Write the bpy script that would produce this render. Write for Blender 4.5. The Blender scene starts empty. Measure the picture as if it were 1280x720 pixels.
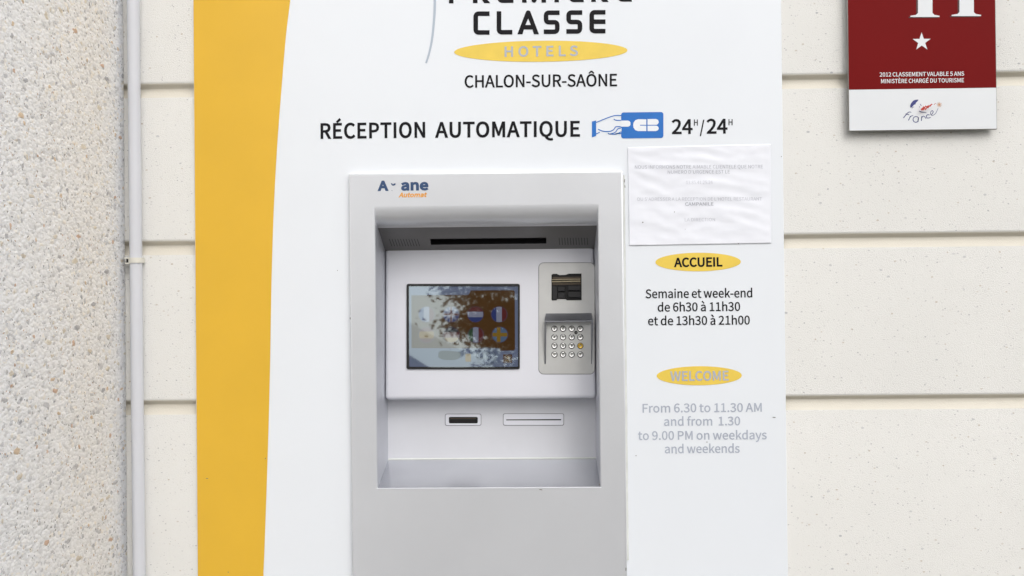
import bpy, bmesh, math, random
from mathutils import Vector, Matrix, noise
random.seed(7)
sc = bpy.context.scene
col = sc.collection
R = math.radians

# ------------------------------------------------------------------ camera
FPX = 1300.0                      # focal length in photo pixels (1280 wide)
D = 2.27                          # camera to wall
CAM = Vector((0.0, -D, 1.5))
dy = Vector(((669 - 640) / FPX, (360 - 368.5) / FPX, 1)).normalized()   # wall normal in camera space
dx = Vector((1, 0.0098, 0)); dx = (dx - dy * dx.dot(dy)).normalized()
dz = dx.cross(dy); dz = dz if dz.y > 0 else -dz
cam = bpy.data.cameras.new('camera'); cam.sensor_width = 36; cam.lens = FPX / 1280 * 36
cam.clip_start = 0.05; cam.clip_end = 2000
camo = bpy.data.objects.new('camera', cam); col.objects.link(camo)
cx_, cy_, cz_ = (Vector((dx[i], dy[i], dz[i])) for i in range(3))
M = Matrix((cx_, cy_, -cz_)).transposed().to_4x4(); M.translation = CAM
camo.matrix_world = M
sc.camera = camo

# ------------------------------------------------------------------ world, sun, exposure
SUN_EL, SUN_AZ = R(43), R(20)     # high, in front of the wall and a little to the right
w = bpy.data.worlds.new('World'); sc.world = w; w.use_nodes = True
nt = w.node_tree
for n in list(nt.nodes): nt.nodes.remove(n)
sky = nt.nodes.new('ShaderNodeTexSky'); sky.sky_type = 'NISHITA'; sky.sun_disc = False
sky.sun_elevation = SUN_EL; sky.sun_rotation = math.pi - SUN_AZ
sky.air_density = 1.0; sky.dust_density = 4.0; sky.ozone_density = 1.0
hs = nt.nodes.new('ShaderNodeHueSaturation'); hs.inputs['Saturation'].default_value = 0.22
bg = nt.nodes.new('ShaderNodeBackground'); bg.inputs['Strength'].default_value = 0.15
wo = nt.nodes.new('ShaderNodeOutputWorld')
nt.links.new(sky.outputs[0], hs.inputs['Color']); nt.links.new(hs.outputs[0], bg.inputs[0]); nt.links.new(bg.outputs[0], wo.inputs[0])
sl = bpy.data.lights.new('sun', 'SUN'); sl.energy = 0.7; sl.angle = R(85); sl.color = (1, 0.965, 0.92)
so = bpy.data.objects.new('sun', sl); col.objects.link(so)
sd = Vector((math.sin(SUN_AZ) * math.cos(SUN_EL), -math.cos(SUN_AZ) * math.cos(SUN_EL), math.sin(SUN_EL)))
so.location = sd * 30; so.rotation_euler = sd.to_track_quat('Z', 'Y').to_euler()
sc.view_settings.view_transform = 'Standard'; sc.view_settings.look = 'None'
sc.view_settings.exposure = 0.12; sc.view_settings.gamma = 1; sc.view_settings.use_curve_mapping = False

# ------------------------------------------------------------------ helpers
def ray(px, py):
    c = Vector(((px - 640) / FPX, (360 - py) / FPX, 1))
    return Vector((c.dot(dx), c.dot(dy), c.dot(dz)))
def at(px, py, Y=0.0):            # photo pixel -> point on the plane at depth Y
    r = ray(px, py); t = (Y - CAM.y) / r.y
    return CAM + r * t
def hit(px, py, P, N):
    r = ray(px, py); t = (P - CAM).dot(N) / r.dot(N)
    return CAM + r * t

def lin(c):
    return tuple((v / 255 / 12.92 if v <= 10 else ((v / 255 + .055) / 1.055) ** 2.4) for v in c)

def tag(o, label=None, cat=None, group=None, kind=None):
    for k, v in (('label', label), ('category', cat), ('group', group), ('kind', kind)):
        if v: o[k] = v
    return o
def thing(name, label, cat, loc, group=None):
    o = bpy.data.objects.new(name, None); col.objects.link(o); o.location = loc
    o.empty_display_size = .05
    return tag(o, label, cat, group)
def origin(o):
    p = Vector((0, 0, 0))
    while o: p += o.location; o = o.parent
    return p

class MB:
    def __init__(s): s.v = []; s.f = []; s.m = []
    def add(s, vs, fs, mi=0):
        b = len(s.v); s.v += [Vector(v) for v in vs]
        for f in fs: s.f.append([b + i for i in f]); s.m.append(mi)
        return s
    def quad(s, a, b, c, d, mi=0): return s.add([a, b, c, d], [(0, 1, 2, 3)], mi)
    def bm(s, b, mi=0, mat=None):
        b.verts.ensure_lookup_table(); b.verts.index_update()
        return s.add([(mat @ v.co if mat else v.co.copy()) for v in b.verts], [[v.index for v in f.verts] for f in b.faces], mi)
    def box(s, lo, hi, bev=0, seg=2, mi=0, mat=None):
        b = bmesh.new(); bmesh.ops.create_cube(b, size=1)
        lo, hi = Vector(lo), Vector(hi)
        for v in b.verts: v.co = Vector([lo[i] + (v.co[i] + .5) * (hi[i] - lo[i]) for i in range(3)])
        if bev: bmesh.ops.bevel(b, geom=list(b.edges), offset=bev, segments=seg, profile=.5, affect='EDGES')
        s.bm(b, mi, mat); b.free(); return s
    def cyl(s, p, q, r0, r1=None, n=24, mi=0, caps=True):
        r1 = r0 if r1 is None else r1
        p, q = Vector(p), Vector(q); ax = (q - p).normalized()
        u = ax.orthogonal().normalized(); v = ax.cross(u)
        vs = [p + (u * math.cos(t) + v * math.sin(t)) * r0 for t in [2 * math.pi * i / n for i in range(n)]]
        vs += [q + (u * math.cos(t) + v * math.sin(t)) * r1 for t in [2 * math.pi * i / n for i in range(n)]]
        fs = [(i, (i + 1) % n, n + (i + 1) % n, n + i) for i in range(n)]
        if caps: fs += [list(range(n - 1, -1, -1)), list(range(n, 2 * n))]
        return s.add(vs, fs, mi)
    def build(s, name, mats, parent=None, smooth=False, angle=35):
        o0 = origin(parent)
        me = bpy.data.meshes.new(name); me.from_pydata([v - o0 for v in s.v], [], s.f)
        for m in (mats if isinstance(mats, (list, tuple)) else [mats]): me.materials.append(m)
        me.polygons.foreach_set('material_index', s.m)
        me.update()
        if smooth:
            me.polygons.foreach_set('use_smooth', [True] * len(me.polygons)); me.set_sharp_from_angle(angle=R(angle))
        o = bpy.data.objects.new(name, me); col.objects.link(o); o.parent = parent
        return o

# filled flat shapes (outer outlines and holes) laid on a plane
def fill(polys, offset=0.0):
    cu = bpy.data.curves.new('tmp', 'CURVE'); cu.dimensions = '2D'; cu.fill_mode = 'FRONT'; cu.offset = offset
    for p in polys:
        sp = cu.splines.new('POLY'); sp.points.add(len(p) - 1)
        for i, q in enumerate(p): sp.points[i].co = (q[0], q[1], 0, 1)
        sp.use_cyclic_u = True
    o = bpy.data.objects.new('tmp', cu); col.objects.link(o)
    dg = bpy.context.evaluated_depsgraph_get(); dg.update()
    me = bpy.data.meshes.new_from_object(o.evaluated_get(dg))
    vs = [v.co.copy() for v in me.vertices]; fs = [list(p.vertices) for p in me.polygons]
    bpy.data.objects.remove(o); bpy.data.curves.remove(cu); bpy.data.meshes.remove(me)
    return vs, fs

def grow(poly, off):             # move a closed outline outwards, dropping edges too short to survive
    if not off: return poly
    P = [Vector(p) for p in poly]
    for _ in range(200):
        n = len(P); out = []; bad = None
        for i in range(n):
            a = (P[i] - P[i - 1]).normalized(); c = (P[(i + 1) % n] - P[i]).normalized()
            na, nc = Vector((a.y, -a.x)), Vector((c.y, -c.x)); m = (na + nc)
            m = m.normalized() if m.length > .05 else na
            out.append(P[i] + m * off / max(.5 if (a.x * c.y - a.y * c.x) * off > 0 else .12, m.dot(na)))
        for i in range(n):
            j = (i + 1) % n; e0 = P[j] - P[i]
            if e0.length < 1e-9 or (out[j] - out[i]).dot(e0) <= 0: bad = i; break
        if bad is None or n < 4: break
        i, j = bad, (bad + 1) % n; p, q, r, s = P[i - 1], P[i], P[j], P[(j + 1) % n]
        d1, d2 = q - p, s - r; den = d1.x * d2.y - d1.y * d2.x; x = (q + r) / 2
        if abs(den) > 1e-12:
            t = ((r - p).x * d2.y - (r - p).y * d2.x) / den; y = p + d1 * t
            if (y - x).length < 3 * (r - q).length + off * .5: x = y
        P[i] = x; P.pop(j)
    return [tuple(v) for v in out]
def area(p): return sum(p[i - 1][0] * p[i][1] - p[i][0] * p[i - 1][1] for i in range(len(p)))

class Flat:                       # a plane in space addressed in photo pixels
    def __init__(s, P, N): s.P = Vector(P); s.N = Vector(N).normalized()
    def __call__(s, px, py, h=0.0): return hit(px, py, s.P, s.N) + s.N * h
def wallplane(Y): return Flat((0, Y, 0), (0, -1, 0))

def shape(mb, plane, polys, h, mi=0, warp=None):     # polygons in px -> flat sheet at height h above plane
    vs, fs = fill([[(x, -y) for x, y in p] for p in polys])
    pts = [plane(v.x, -v.y, h) for v in vs]
    if warp: pts = [warp(p) for p in pts]
    mb.add(pts, fs, mi); return mb

def text(mb, plane, body, x0, x1, yb0, yb1, cap, bold=0.0, h=0.0006, mi=0, space=0.0, shear=0.0, warp=None, wscale=None):
    """one line of lettering whose ink runs from x0 to x1 (photo px), baseline yb0 -> yb1, capital height cap px"""
    k = 1.0 / 1027
    pen = 0; polys = []
    for ch in body:
        if ch == ' ': pen += 280 + space * 1027; continue
        adv, cs = G[ch]
        for c in cs.split(';'):
            n = [int(t) for t in c.split()]
            polys.append([((n[i] + pen) * k, n[i + 1] * k) for i in range(0, len(n), 2)])
        pen += adv + space * 1027
    lo = min(p[0] for q in polys for p in q); hi = max(p[0] for q in polys for p in q)
    A = plane(x0, yb0, h); B = plane(x1, yb1, h)
    ex = (B - A); L = ex.length; ex.normalize(); ey = plane.N.cross(ex)
    up = plane((x0 + x1) / 2, (yb0 + yb1) / 2 - cap, h) - plane((x0 + x1) / 2, (yb0 + yb1) / 2, h)
    S = up.length; off = bold * S
    sx = (L - 2 * off) / (hi - lo)
    laid = [[((x - lo) * sx + off + shear * y * S, y * (S - 2 * off) + off) for x, y in q] for q in polys]
    sgn = 1 if area(max(laid, key=lambda q: abs(area(q)))) > 0 else -1
    vs, fs = fill([[(x * 2000, y * 2000) for x, y in grow(q, off * sgn)] for q in laid]); vs = [v / 2000 for v in vs]
    pts = [A + ex * v.x + ey * v.y for v in vs]
    if warp: pts = [warp(p) for p in pts]
    mb.add(pts, fs, mi); return mb

def fillet(pts, r, n=5):          # round the inner corners of an open path
    out = [pts[0]]
    for i in range(1, len(pts) - 1):
        a, b, c = (Vector(p) for p in (pts[i - 1], pts[i], pts[i + 1]))
        u, v = (a - b), (c - b); rr = min(r, u.length * .5, v.length * .5)
        p, q = b + u.normalized() * rr, b + v.normalized() * rr
        for j in range(n + 1):
            t = j / n; out.append(tuple(p * (1 - t) ** 2 + b * 2 * t * (1 - t) + q * t * t))
    return out + [pts[-1]]
def stroke(pts, w0, w1=None):     # outline of a path drawn with a pen w0 wide (w1 at its end)
    w1 = w0 if w1 is None else w1
    P = [Vector(p) for p in pts]; n = len(P); L, Rr = [], []
    for i in range(n):
        a = (P[i] - P[i - 1]).normalized() if i else (P[1] - P[0]).normalized()
        b = (P[i + 1] - P[i]).normalized() if i < n - 1 else a
        t = (a + b).normalized() if (a + b).length > 1e-6 else a
        nn = Vector((-t.y, t.x)); m = 1 / max(.45, math.sqrt(max(.01, (1 + a.dot(b)) / 2)))
        ww = (w0 + (w1 - w0) * i / (n - 1)) / 2 * m
        L.append(tuple(P[i] + nn * ww)); Rr.append(tuple(P[i] - nn * ww))
    return L + Rr[::-1]
def curve(pts, n=6):              # Catmull-Rom through points
    out = []
    Q = [pts[0]] + list(pts) + [pts[-1]]
    for i in range(1, len(Q) - 2):
        p0, p1, p2, p3 = (Vector(q) for q in Q[i - 1:i + 3])
        for j in range(n):
            t = j / n
            out.append(tuple(.5 * ((2 * p1) + (p2 - p0) * t + (2 * p0 - 5 * p1 + 4 * p2 - p3) * t * t + (3 * p1 - p0 - 3 * p2 + p3) * t ** 3)))
    return out + [tuple(pts[-1])]
def oval(cx, cy, a, b, tilt=0, n=64):
    c, s = math.cos(tilt), math.sin(tilt)
    return [(cx + a * math.cos(t) * c - b * math.sin(t) * s, cy + a * math.cos(t) * s + b * math.sin(t) * c) for t in [2 * math.pi * i / n for i in range(n)]]
def rrect(x0, y0, x1, y1, r, n=6):
    out = []
    for cx, cy, a0 in ((x1 - r, y0 + r, -90), (x1 - r, y1 - r, 0), (x0 + r, y1 - r, 90), (x0 + r, y0 + r, 180)):
        for j in range(n + 1):
            t = R(a0 + 90 * j / n); out.append((cx + r * math.cos(t), cy + r * math.sin(t)))
    return out
def plate(mb, plane, poly, h0, h1, mi=0, bev=0.0008):      # a raised plate with a small edge bevel
    n = len(poly)
    cx = sum(p[0] for p in poly) / n; cy = sum(p[1] for p in poly) / n
    base = [plane(x, y, h0) for x, y in poly]; mid = [plane(x, y, h1 - bev) for x, y in poly]
    cen = plane(cx, cy, h1)
    top = []
    for x, y in poly:
        p = plane(x, y, h1); d = (cen - p); top.append(p + d.normalized() * bev)
    fs = []
    for i in range(n):
        j = (i + 1) % n
        fs += [(i, j, n + j, n + i), (n + i, n + j, 2 * n + j, 2 * n + i)]
    fs.append(list(range(2 * n, 3 * n)))
    mb.add(base + mid + top, fs, mi); return mb

# ------------------------------------------------------------------ materials
class NT:
    def __init__(s, name):
        s.m = bpy.data.materials.new(name); s.m.use_nodes = True; s.t = s.m.node_tree
        s.b = s.t.nodes['Principled BSDF']; s.out = s.t.nodes['Material Output']
    def n(s, kind, **kw):
        x = s.t.nodes.new('ShaderNode' + kind)
        for k, v in kw.items():
            if k in x.inputs.keys(): x.inputs[k].default_value = v
            else: setattr(x, k, v)
        return x
    def l(s, a, b): s.t.links.new(a, b)
    def coord(s, scale=(1, 1, 1)):
        g = s.n('NewGeometry'); mp = s.n('Mapping'); mp.inputs['Scale'].default_value = scale
        s.l(g.outputs['Position'], mp.inputs['Vector']); return mp.outputs[0]
    def noise(s, v, scale, detail=4, rough=.55):
        x = s.n('TexNoise'); x.inputs['Scale'].default_value = scale; x.inputs['Detail'].default_value = detail; x.inputs['Roughness'].default_value = rough
        s.l(v, x.inputs['Vector']); return x
    def ramp(s, v, stops, interp='LINEAR'):
        x = s.n('ValToRGB'); e = x.color_ramp; e.interpolation = interp
        while len(e.elements) < len(stops): e.elements.new(.5)
        for el, (p, c) in zip(e.elements, stops): el.position = p; el.color = (*c, 1) if len(c) == 3 else c
        s.l(v, x.inputs[0]); return x.outputs[0]
    def mix(s, fac, a, b, blend='MIX'):
        x = s.n('Mix'); x.data_type = 'RGBA'; x.blend_type = blend
        for sock, val in ((x.inputs[0], fac), (x.inputs[6], a), (x.inputs[7], b)):
            if isinstance(val, (int, float)): sock.default_value = val
            elif isinstance(val, tuple): sock.default_value = (*val, 1) if len(val) == 3 else val
            else: s.l(val, sock)
        return x.outputs[2]
    def math(s, op, a, b=0.0, c=None):
        x = s.n('Math'); x.operation = op
        for sock, val in zip(x.inputs, (a, b, c)):
            if val is None: continue
            if isinstance(val, (int, float)): sock.default_value = val
            else: s.l(val, sock)
        return x.outputs[0]
    def bump(s, hgt, dist, strength=1.0):
        x = s.n('Bump'); x.inputs['Distance'].default_value = dist; x.inputs['Strength'].default_value = strength
        s.l(hgt, x.inputs['Height']); s.l(x.outputs[0], s.b.inputs['Normal'])
    def set(s, **kw):
        for k, v in kw.items():
            k = k.replace('_', ' ')
            s.b.inputs[k].default_value = v
        return s

def paint(name, rgb, rough=.4, metal=0.0, var=.05, scale=6, spec=.5, bump=0, coat=0):
    """plain paint, plastic, vinyl or metal with slight unevenness and faint grime"""
    t = NT(name); v = t.coord(); c = lin(rgb)
    nz = t.noise(v, scale, 5)
    dark = tuple(x * (1 - var) for x in c); lite = tuple(min(1, x * (1 + var * .6)) for x in c)
    t.l(t.ramp(nz.outputs['Fac'], [(.3, dark), (.7, lite)]), t.b.inputs['Base Color'])
    rr = t.noise(v, scale * 5, 3)
    t.l(t.math('MULTIPLY_ADD', rr.outputs['Fac'], .06, rough - .03), t.b.inputs['Roughness'])
    t.b.inputs['Metallic'].default_value = metal; t.b.inputs['Specular IOR Level'].default_value = spec
    t.b.inputs['Coat Weight'].default_value = coat
    if bump: t.bump(t.noise(v, 900, 2).outputs['Fac'], bump, .5)
    return t.m

# glyph outlines: advance and contours, 1027 units to the capital height
G = {
'%':(1290,'287 398 411 436 492 547 521 724 492 898 411 1007 287 1045 165 1007 84 898 55 724 84 547 165 436;287 476 216 504 168 587 151 724 168 860 216 940 287 966 358 940 406 860 423 724 406 587 358 504;317 -18 403 -18 971 1045 884 1045;1003 -18 1125 20 1206 130 1235 307 1206 482 1125 591 1003 629 880 591 799 482 770 307 799 130 880 20;1003 60 931 88 883 170 866 307 883 443 931 524 1003 550 1074 524 1122 443 1140 307 1122 170 1074 88'),
"'":(389,'154 676 234 676 258 937 261 1080 126 1080 129 937'),
'-':(486,'64 343 423 343 423 441 64 441'),
'.':(389,'195 -18 241 -6 274 28 287 78 274 130 241 164 195 176 148 164 115 130 102 78 115 28 148 -6'),
'/':(549,'15 -251 109 -251 528 1112 436 1112'),
'0':(777,'389 -18 559 41 669 219 709 517 669 812 559 987 389 1045 219 987 109 812 70 517 109 219 219 41;389 85 287 130 218 271 193 517 218 761 287 900 389 944 492 900 560 761 585 517 560 271 492 130'),
'1':(777,'123 0 686 0 686 106 480 106 480 1027 382 1027 322 997 253 973 169 954 169 873 353 873 353 106 123 106'),
'2':(777,'62 0 707 0 707 111 423 111 255 101 467 323 607 536 658 744 621 903 518 1007 359 1045 241 1026 142 974 56 895 130 822 192 883 263 926 343 941 449 915 512 843 532 738 482 550 327 333 62 76'),
'3':(777,'368 -18 536 17 654 117 699 275 669 398 592 486 482 535 482 542 578 595 641 678 664 789 625 927 519 1014 364 1045 255 1029 161 986 78 923 147 842 210 894 281 928 360 941 453 921 513 864 534 779 507 679 418 609 249 583 249 485 438 459 539 387 569 279 542 177 469 111 360 88 256 105 173 148 106 206 41 123 120 54 227 2'),
'4':(777,'476 0 597 0 597 283 734 283 734 385 597 385 597 1027 455 1027 28 367 28 283 476 283;476 385 161 385 395 735 478 887 483 887 476 700'),
'5':(777,'367 -18 531 23 654 143 703 333 660 519 549 627 394 661 336 656 286 642 239 620 266 917 653 917 653 1027 154 1027 120 548 189 504 244 537 298 558 360 564 472 536 546 457 573 331 543 201 465 118 354 88 249 105 167 146 102 202 38 118 118 52 226 2'),
'6':(777,'422 -18 569 24 676 140 717 315 682 495 583 602 431 637 350 622 269 580 199 514 238 766 333 900 464 940 524 930 580 903 626 861 699 940 635 994 555 1031 458 1045 342 1026 238 965 155 859 99 702 78 490 124 208 245 38;202 412 272 488 343 529 410 542 514 514 575 436 595 315 572 193 510 112 422 83 310 121 236 232'),
'7':(777,'277 0 410 0 442 356 530 656 711 950 711 1027 69 1027 69 917 567 917 406 642 316 349'),
'8':(777,'392 -18 561 17 672 112 713 246 688 368 625 455 541 517 541 524 603 585 655 670 676 772 642 912 546 1007 395 1042 251 1009 151 918 113 782 133 684 183 605 252 545 252 539 162 474 92 378 64 255 107 114 223 17;462 557 348 610 263 680 230 782 251 869 309 926 394 947 487 922 546 857 567 765 555 691 520 622;394 77 283 102 206 169 178 266 196 358 246 436 319 499 455 439 553 364 591 251 566 160 498 99'),
'9':(777,'329 -18 442 2 543 65 626 175 681 338 702 557 656 829 533 991 356 1045 209 1003 102 887 62 711 97 534 195 426 345 389 430 405 511 448 581 514 540 262 448 128 325 88 260 98 201 125 151 167 81 87 146 33 228 -4;580 622 509 543 436 498 366 485 264 513 203 592 182 711 205 835 268 916 357 945 470 908 545 800'),
'A':(852,'6 0 136 0 235 314 611 314 709 0 846 0 497 1027 353 1027;268 416 318 574 420 922 426 922 529 574 578 416'),
'B':(920,'141 0 468 0 671 33 807 133 857 301 830 422 757 503 648 546 648 553 730 602 781 680 798 776 753 921 629 1002 445 1027 141 1027;270 591 270 924 429 924 563 908 644 855 671 759 646 669 566 611 423 591;270 104 270 490 450 490 603 471 697 410 730 305 696 191 601 125 450 104'),
'C':(894,'528 -18 651 -1 755 49 843 129 772 211 703 149 624 109 534 95 364 147 254 292 214 517 255 738 368 881 538 931 619 919 689 885 748 835 818 919 746 981 652 1027 536 1045 389 1021 264 953 166 843 104 695 81 513 103 329 165 182 260 73 383 5'),
'D':(964,'141 0 403 0 572 23 705 88 802 195 861 338 881 517 861 696 802 838 704 942 569 1005 398 1027 141 1027;270 106 270 922 387 922 588 875 708 738 748 517 708 295 588 155 387 106'),
'E':(825,'141 0 748 0 748 111 270 111 270 485 660 485 660 595 270 595 270 917 732 917 732 1027 141 1027'),
'F':(773,'141 0 270 0 270 461 662 461 662 570 270 570 270 917 732 917 732 1027 141 1027'),
'G':(965,'545 -18 673 -3 781 39 861 101 861 532 524 532 524 424 742 424 742 155 692 123 629 102 557 95 371 147 254 292 214 517 257 738 375 881 556 931 647 918 720 883 777 835 847 919 776 979 679 1026 552 1045 399 1021 269 953 169 843 104 695 81 513 103 329 167 182 265 73 393 5'),
'H':(1020,'141 0 270 0 270 485 749 485 749 0 880 0 880 1027 749 1027 749 597 270 597 270 1027 141 1027'),
'I':(410,'141 0 270 0 270 1027 141 1027'),
'L':(761,'141 0 720 0 720 111 270 111 270 1027 141 1027'),
'M':(1137,'141 0 258 0 258 569 255 666 249 772 241 871 246 871 329 637 524 104 611 104 804 637 887 871 892 871 885 772 878 666 875 569 875 0 996 0 996 1027 840 1027 644 478 573 263 567 263 493 478 297 1027 141 1027'),
'N':(1013,'141 0 263 0 263 539 261 647 254 755 248 860 254 860 364 648 738 0 871 0 871 1027 748 1027 748 493 751 384 758 274 766 168 759 168 648 380 273 1027 141 1027'),
'O':(1039,'520 -18 664 6 785 75 878 186 937 335 958 517 937 698 878 845 785 954 664 1022 520 1045 375 1022 254 954 161 845 102 698 81 517 102 335 161 186 254 75 375 6;520 95 358 148 252 294 214 517 252 738 358 881 520 931 681 881 787 738 825 517 787 294 681 148'),
'P':(887,'141 0 270 0 270 409 440 409 638 443 770 547 818 725 769 903 636 998 434 1027 141 1027;270 514 270 922 417 922 568 904 659 843 689 725 660 605 572 536 423 514'),
'Q':(1039,'520 90 358 142 252 290 214 517 252 738 358 881 520 931 681 881 787 738 825 517 787 290 681 142;833 -258 892 -255 942 -246 980 -234 955 -134 926 -142 890 -148 847 -150 743 -135 657 -89 595 -13 786 76 912 257 958 517 937 698 878 845 785 954 664 1022 520 1045 375 1022 254 954 161 845 102 698 81 517 129 252 260 70 457 -14 538 -139 664 -226'),
'R':(889,'270 539 270 922 443 922 579 904 663 846 692 739 663 628 579 561 443 539;704 0 850 0 590 450 711 504 792 600 821 739 774 909 648 999 462 1027 141 1027 141 0 270 0 270 436 455 436'),
'S':(835,'426 -18 611 21 732 125 775 273 746 401 671 487 563 548 417 611 338 648 273 701 246 783 270 862 337 913 438 931 527 920 605 887 672 836 739 919 657 984 555 1029 438 1045 272 1010 157 914 115 773 148 647 227 563 324 510 471 445 559 402 620 347 643 262 617 174 543 116 427 95 323 111 226 155 144 223 67 133 167 53 288 0'),
'T':(839,'354 0 485 0 485 917 796 917 796 1027 43 1027 43 917 354 917'),
'U':(1010,'506 -18 624 -4 725 42 804 125 856 251 874 423 874 1027 749 1027 749 420 716 226 629 125 506 95 384 125 298 226 266 420 266 1027 137 1027 137 423 155 251 206 125 285 42 387 -4'),
'V':(805,'329 0 479 0 805 1027 674 1027 508 471 409 132 403 132 304 471 137 1027 1 1027'),
'W':(1230,'254 0 408 0 560 619 612 853 618 853 668 619 824 0 980 0 1192 1027 1069 1027 958 468 902 134 894 134 821 468 678 1027 559 1027 417 468 345 134 339 134 277 468 169 1027 36 1027'),
'a':(789,'304 -18 395 -3 479 36 556 91 560 91 571 0 676 0 676 468 650 633 564 741 413 780 296 764 195 726 115 681 164 592 230 632 307 662 392 674 488 646 536 575 549 482 284 429 132 337 83 197 112 81 190 7;340 85 272 97 224 136 206 206 238 292 346 356 549 396 549 185 478 130 410 97'),
'd':(868,'388 -18 475 -3 553 36 619 90 623 90 634 0 739 0 739 1115 611 1115 611 822 618 692 552 739 484 769 403 780 241 731 121 593 74 380 113 164 222 29;416 90 302 124 231 224 206 381 236 534 315 635 426 672 488 664 549 639 611 592 611 193 548 135 484 101'),
'e':(776,'437 -18 532 -8 615 20 686 59 641 144 583 112 521 91 451 84 323 117 236 209 199 350 711 350 717 423 682 612 578 736 413 780 248 731 122 594 73 380 122 165 252 29;197 441 237 570 315 650 416 678 518 651 582 571 605 441'),
'f':(455,'46 657 150 657 150 0 277 0 277 657 438 657 438 761 277 761 277 881 289 963 325 1014 385 1031 413 1028 442 1021 471 1010 499 1109 461 1122 418 1130 371 1133 247 1102 174 1016 150 882 150 761 46 754'),
'h':(850,'129 0 258 0 258 552 328 616 393 655 465 668 547 647 594 581 609 465 609 0 737 0 737 482 712 645 635 746 504 780 408 763 326 717 252 653 258 810 258 1115 129 1115'),
'i':(385,'129 0 258 0 258 761 129 761;193 917 238 928 268 958 279 1003 268 1046 238 1075 193 1085 149 1075 120 1046 109 1003 120 958 149 928'),
'k':(773,'129 0 255 0 255 200 398 367 620 0 759 0 472 454 725 761 583 761 261 360 255 360 255 1115 129 1115'),
'm':(1297,'129 0 258 0 258 552 325 617 389 655 448 668 528 647 574 581 590 465 590 0 717 0 717 552 786 617 849 655 909 668 989 647 1035 581 1050 465 1050 0 1178 0 1178 482 1153 645 1077 746 948 780 859 761 776 710 696 634 654 712 586 762 486 780 399 763 320 716 249 650 246 650 234 761 129 761'),
'n':(854,'129 0 258 0 258 552 328 616 393 655 465 668 547 647 594 581 609 465 609 0 737 0 737 482 712 645 635 746 504 780 408 763 324 716 249 650 246 650 234 761 129 761'),
'o':(849,'424 -18 598 29 726 164 776 380 726 596 598 733 424 780 250 733 123 596 73 380 123 164 250 29;424 88 309 125 232 226 204 380 232 533 309 635 424 672 540 635 618 533 646 380 618 226 540 125'),
'r':(543,'129 0 258 0 258 489 315 592 382 648 448 665 476 664 499 660 522 653 546 763 522 773 496 779 465 780 384 761 310 706 249 622 246 622 234 761 129 761'),
's':(655,'328 -18 479 13 572 94 604 207 568 322 482 392 373 438 292 471 232 511 209 570 224 625 271 665 350 681 413 672 470 648 522 613 584 693 518 737 439 768 349 780 207 751 118 674 87 564 121 458 203 390 308 345 390 311 455 265 482 200 465 140 416 97 332 81 248 93 175 124 106 172 45 87 126 33 222 -4'),
't':(528,'367 -18 415 -14 463 -4 508 10 483 106 456 96 426 88 396 85 327 103 290 152 279 231 279 657 486 657 486 761 279 761 279 975 172 975 158 761 38 754 38 657 151 657 151 235 171 102 239 14'),
'u':(850,'352 -18 447 -1 529 47 602 119 606 119 616 0 723 0 723 761 595 761 595 221 527 148 461 106 389 92 308 113 261 179 246 294 246 761 118 761 118 279 142 115 219 16'),
'w':(1123,'249 0 398 0 506 408 557 629 564 629 616 410 725 0 881 0 1087 761 964 761 853 321 807 109 800 109 746 321 627 761 503 761 384 321 333 109 326 109 282 321 168 761 38 761'),
'y':(730,'141 -328 271 -292 362 -199 426 -64 711 761 587 761 450 339 388 123 381 123 305 339 151 761 18 761 324 -1 307 -59 267 -143 211 -201 136 -223 115 -221 94 -216 77 -210 52 -312 78 -321 108 -326'),
'È':(825,'141 0 748 0 748 111 270 111 270 485 660 485 660 595 270 595 270 917 732 917 732 1027 141 1027;480 1091 538 1155 317 1359 244 1270'),
'É':(825,'141 0 748 0 748 111 270 111 270 485 660 485 660 595 270 595 270 917 732 917 732 1027 141 1027;427 1091 664 1270 591 1359 370 1155'),
'Ô':(1039,'520 -18 664 6 785 75 878 186 937 335 958 517 937 698 878 845 785 954 664 1022 520 1045 375 1022 254 954 161 845 102 698 81 517 102 335 161 186 254 75 375 6;520 95 358 148 252 294 214 517 252 738 358 881 520 931 681 881 787 738 825 517 787 294 681 148;345 1094 517 1239 524 1239 695 1094 751 1136 587 1312 452 1312 289 1136'),
'à':(789,'304 -18 395 -3 479 36 556 91 560 91 571 0 676 0 676 468 650 633 564 741 413 780 296 764 195 726 115 681 164 592 230 632 307 662 392 674 488 646 536 575 549 482 284 429 132 337 83 197 112 81 190 7;340 85 272 97 224 136 206 206 238 292 346 356 549 396 549 185 478 130 410 97;441 896 507 961 284 1221 196 1137'),
}

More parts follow.
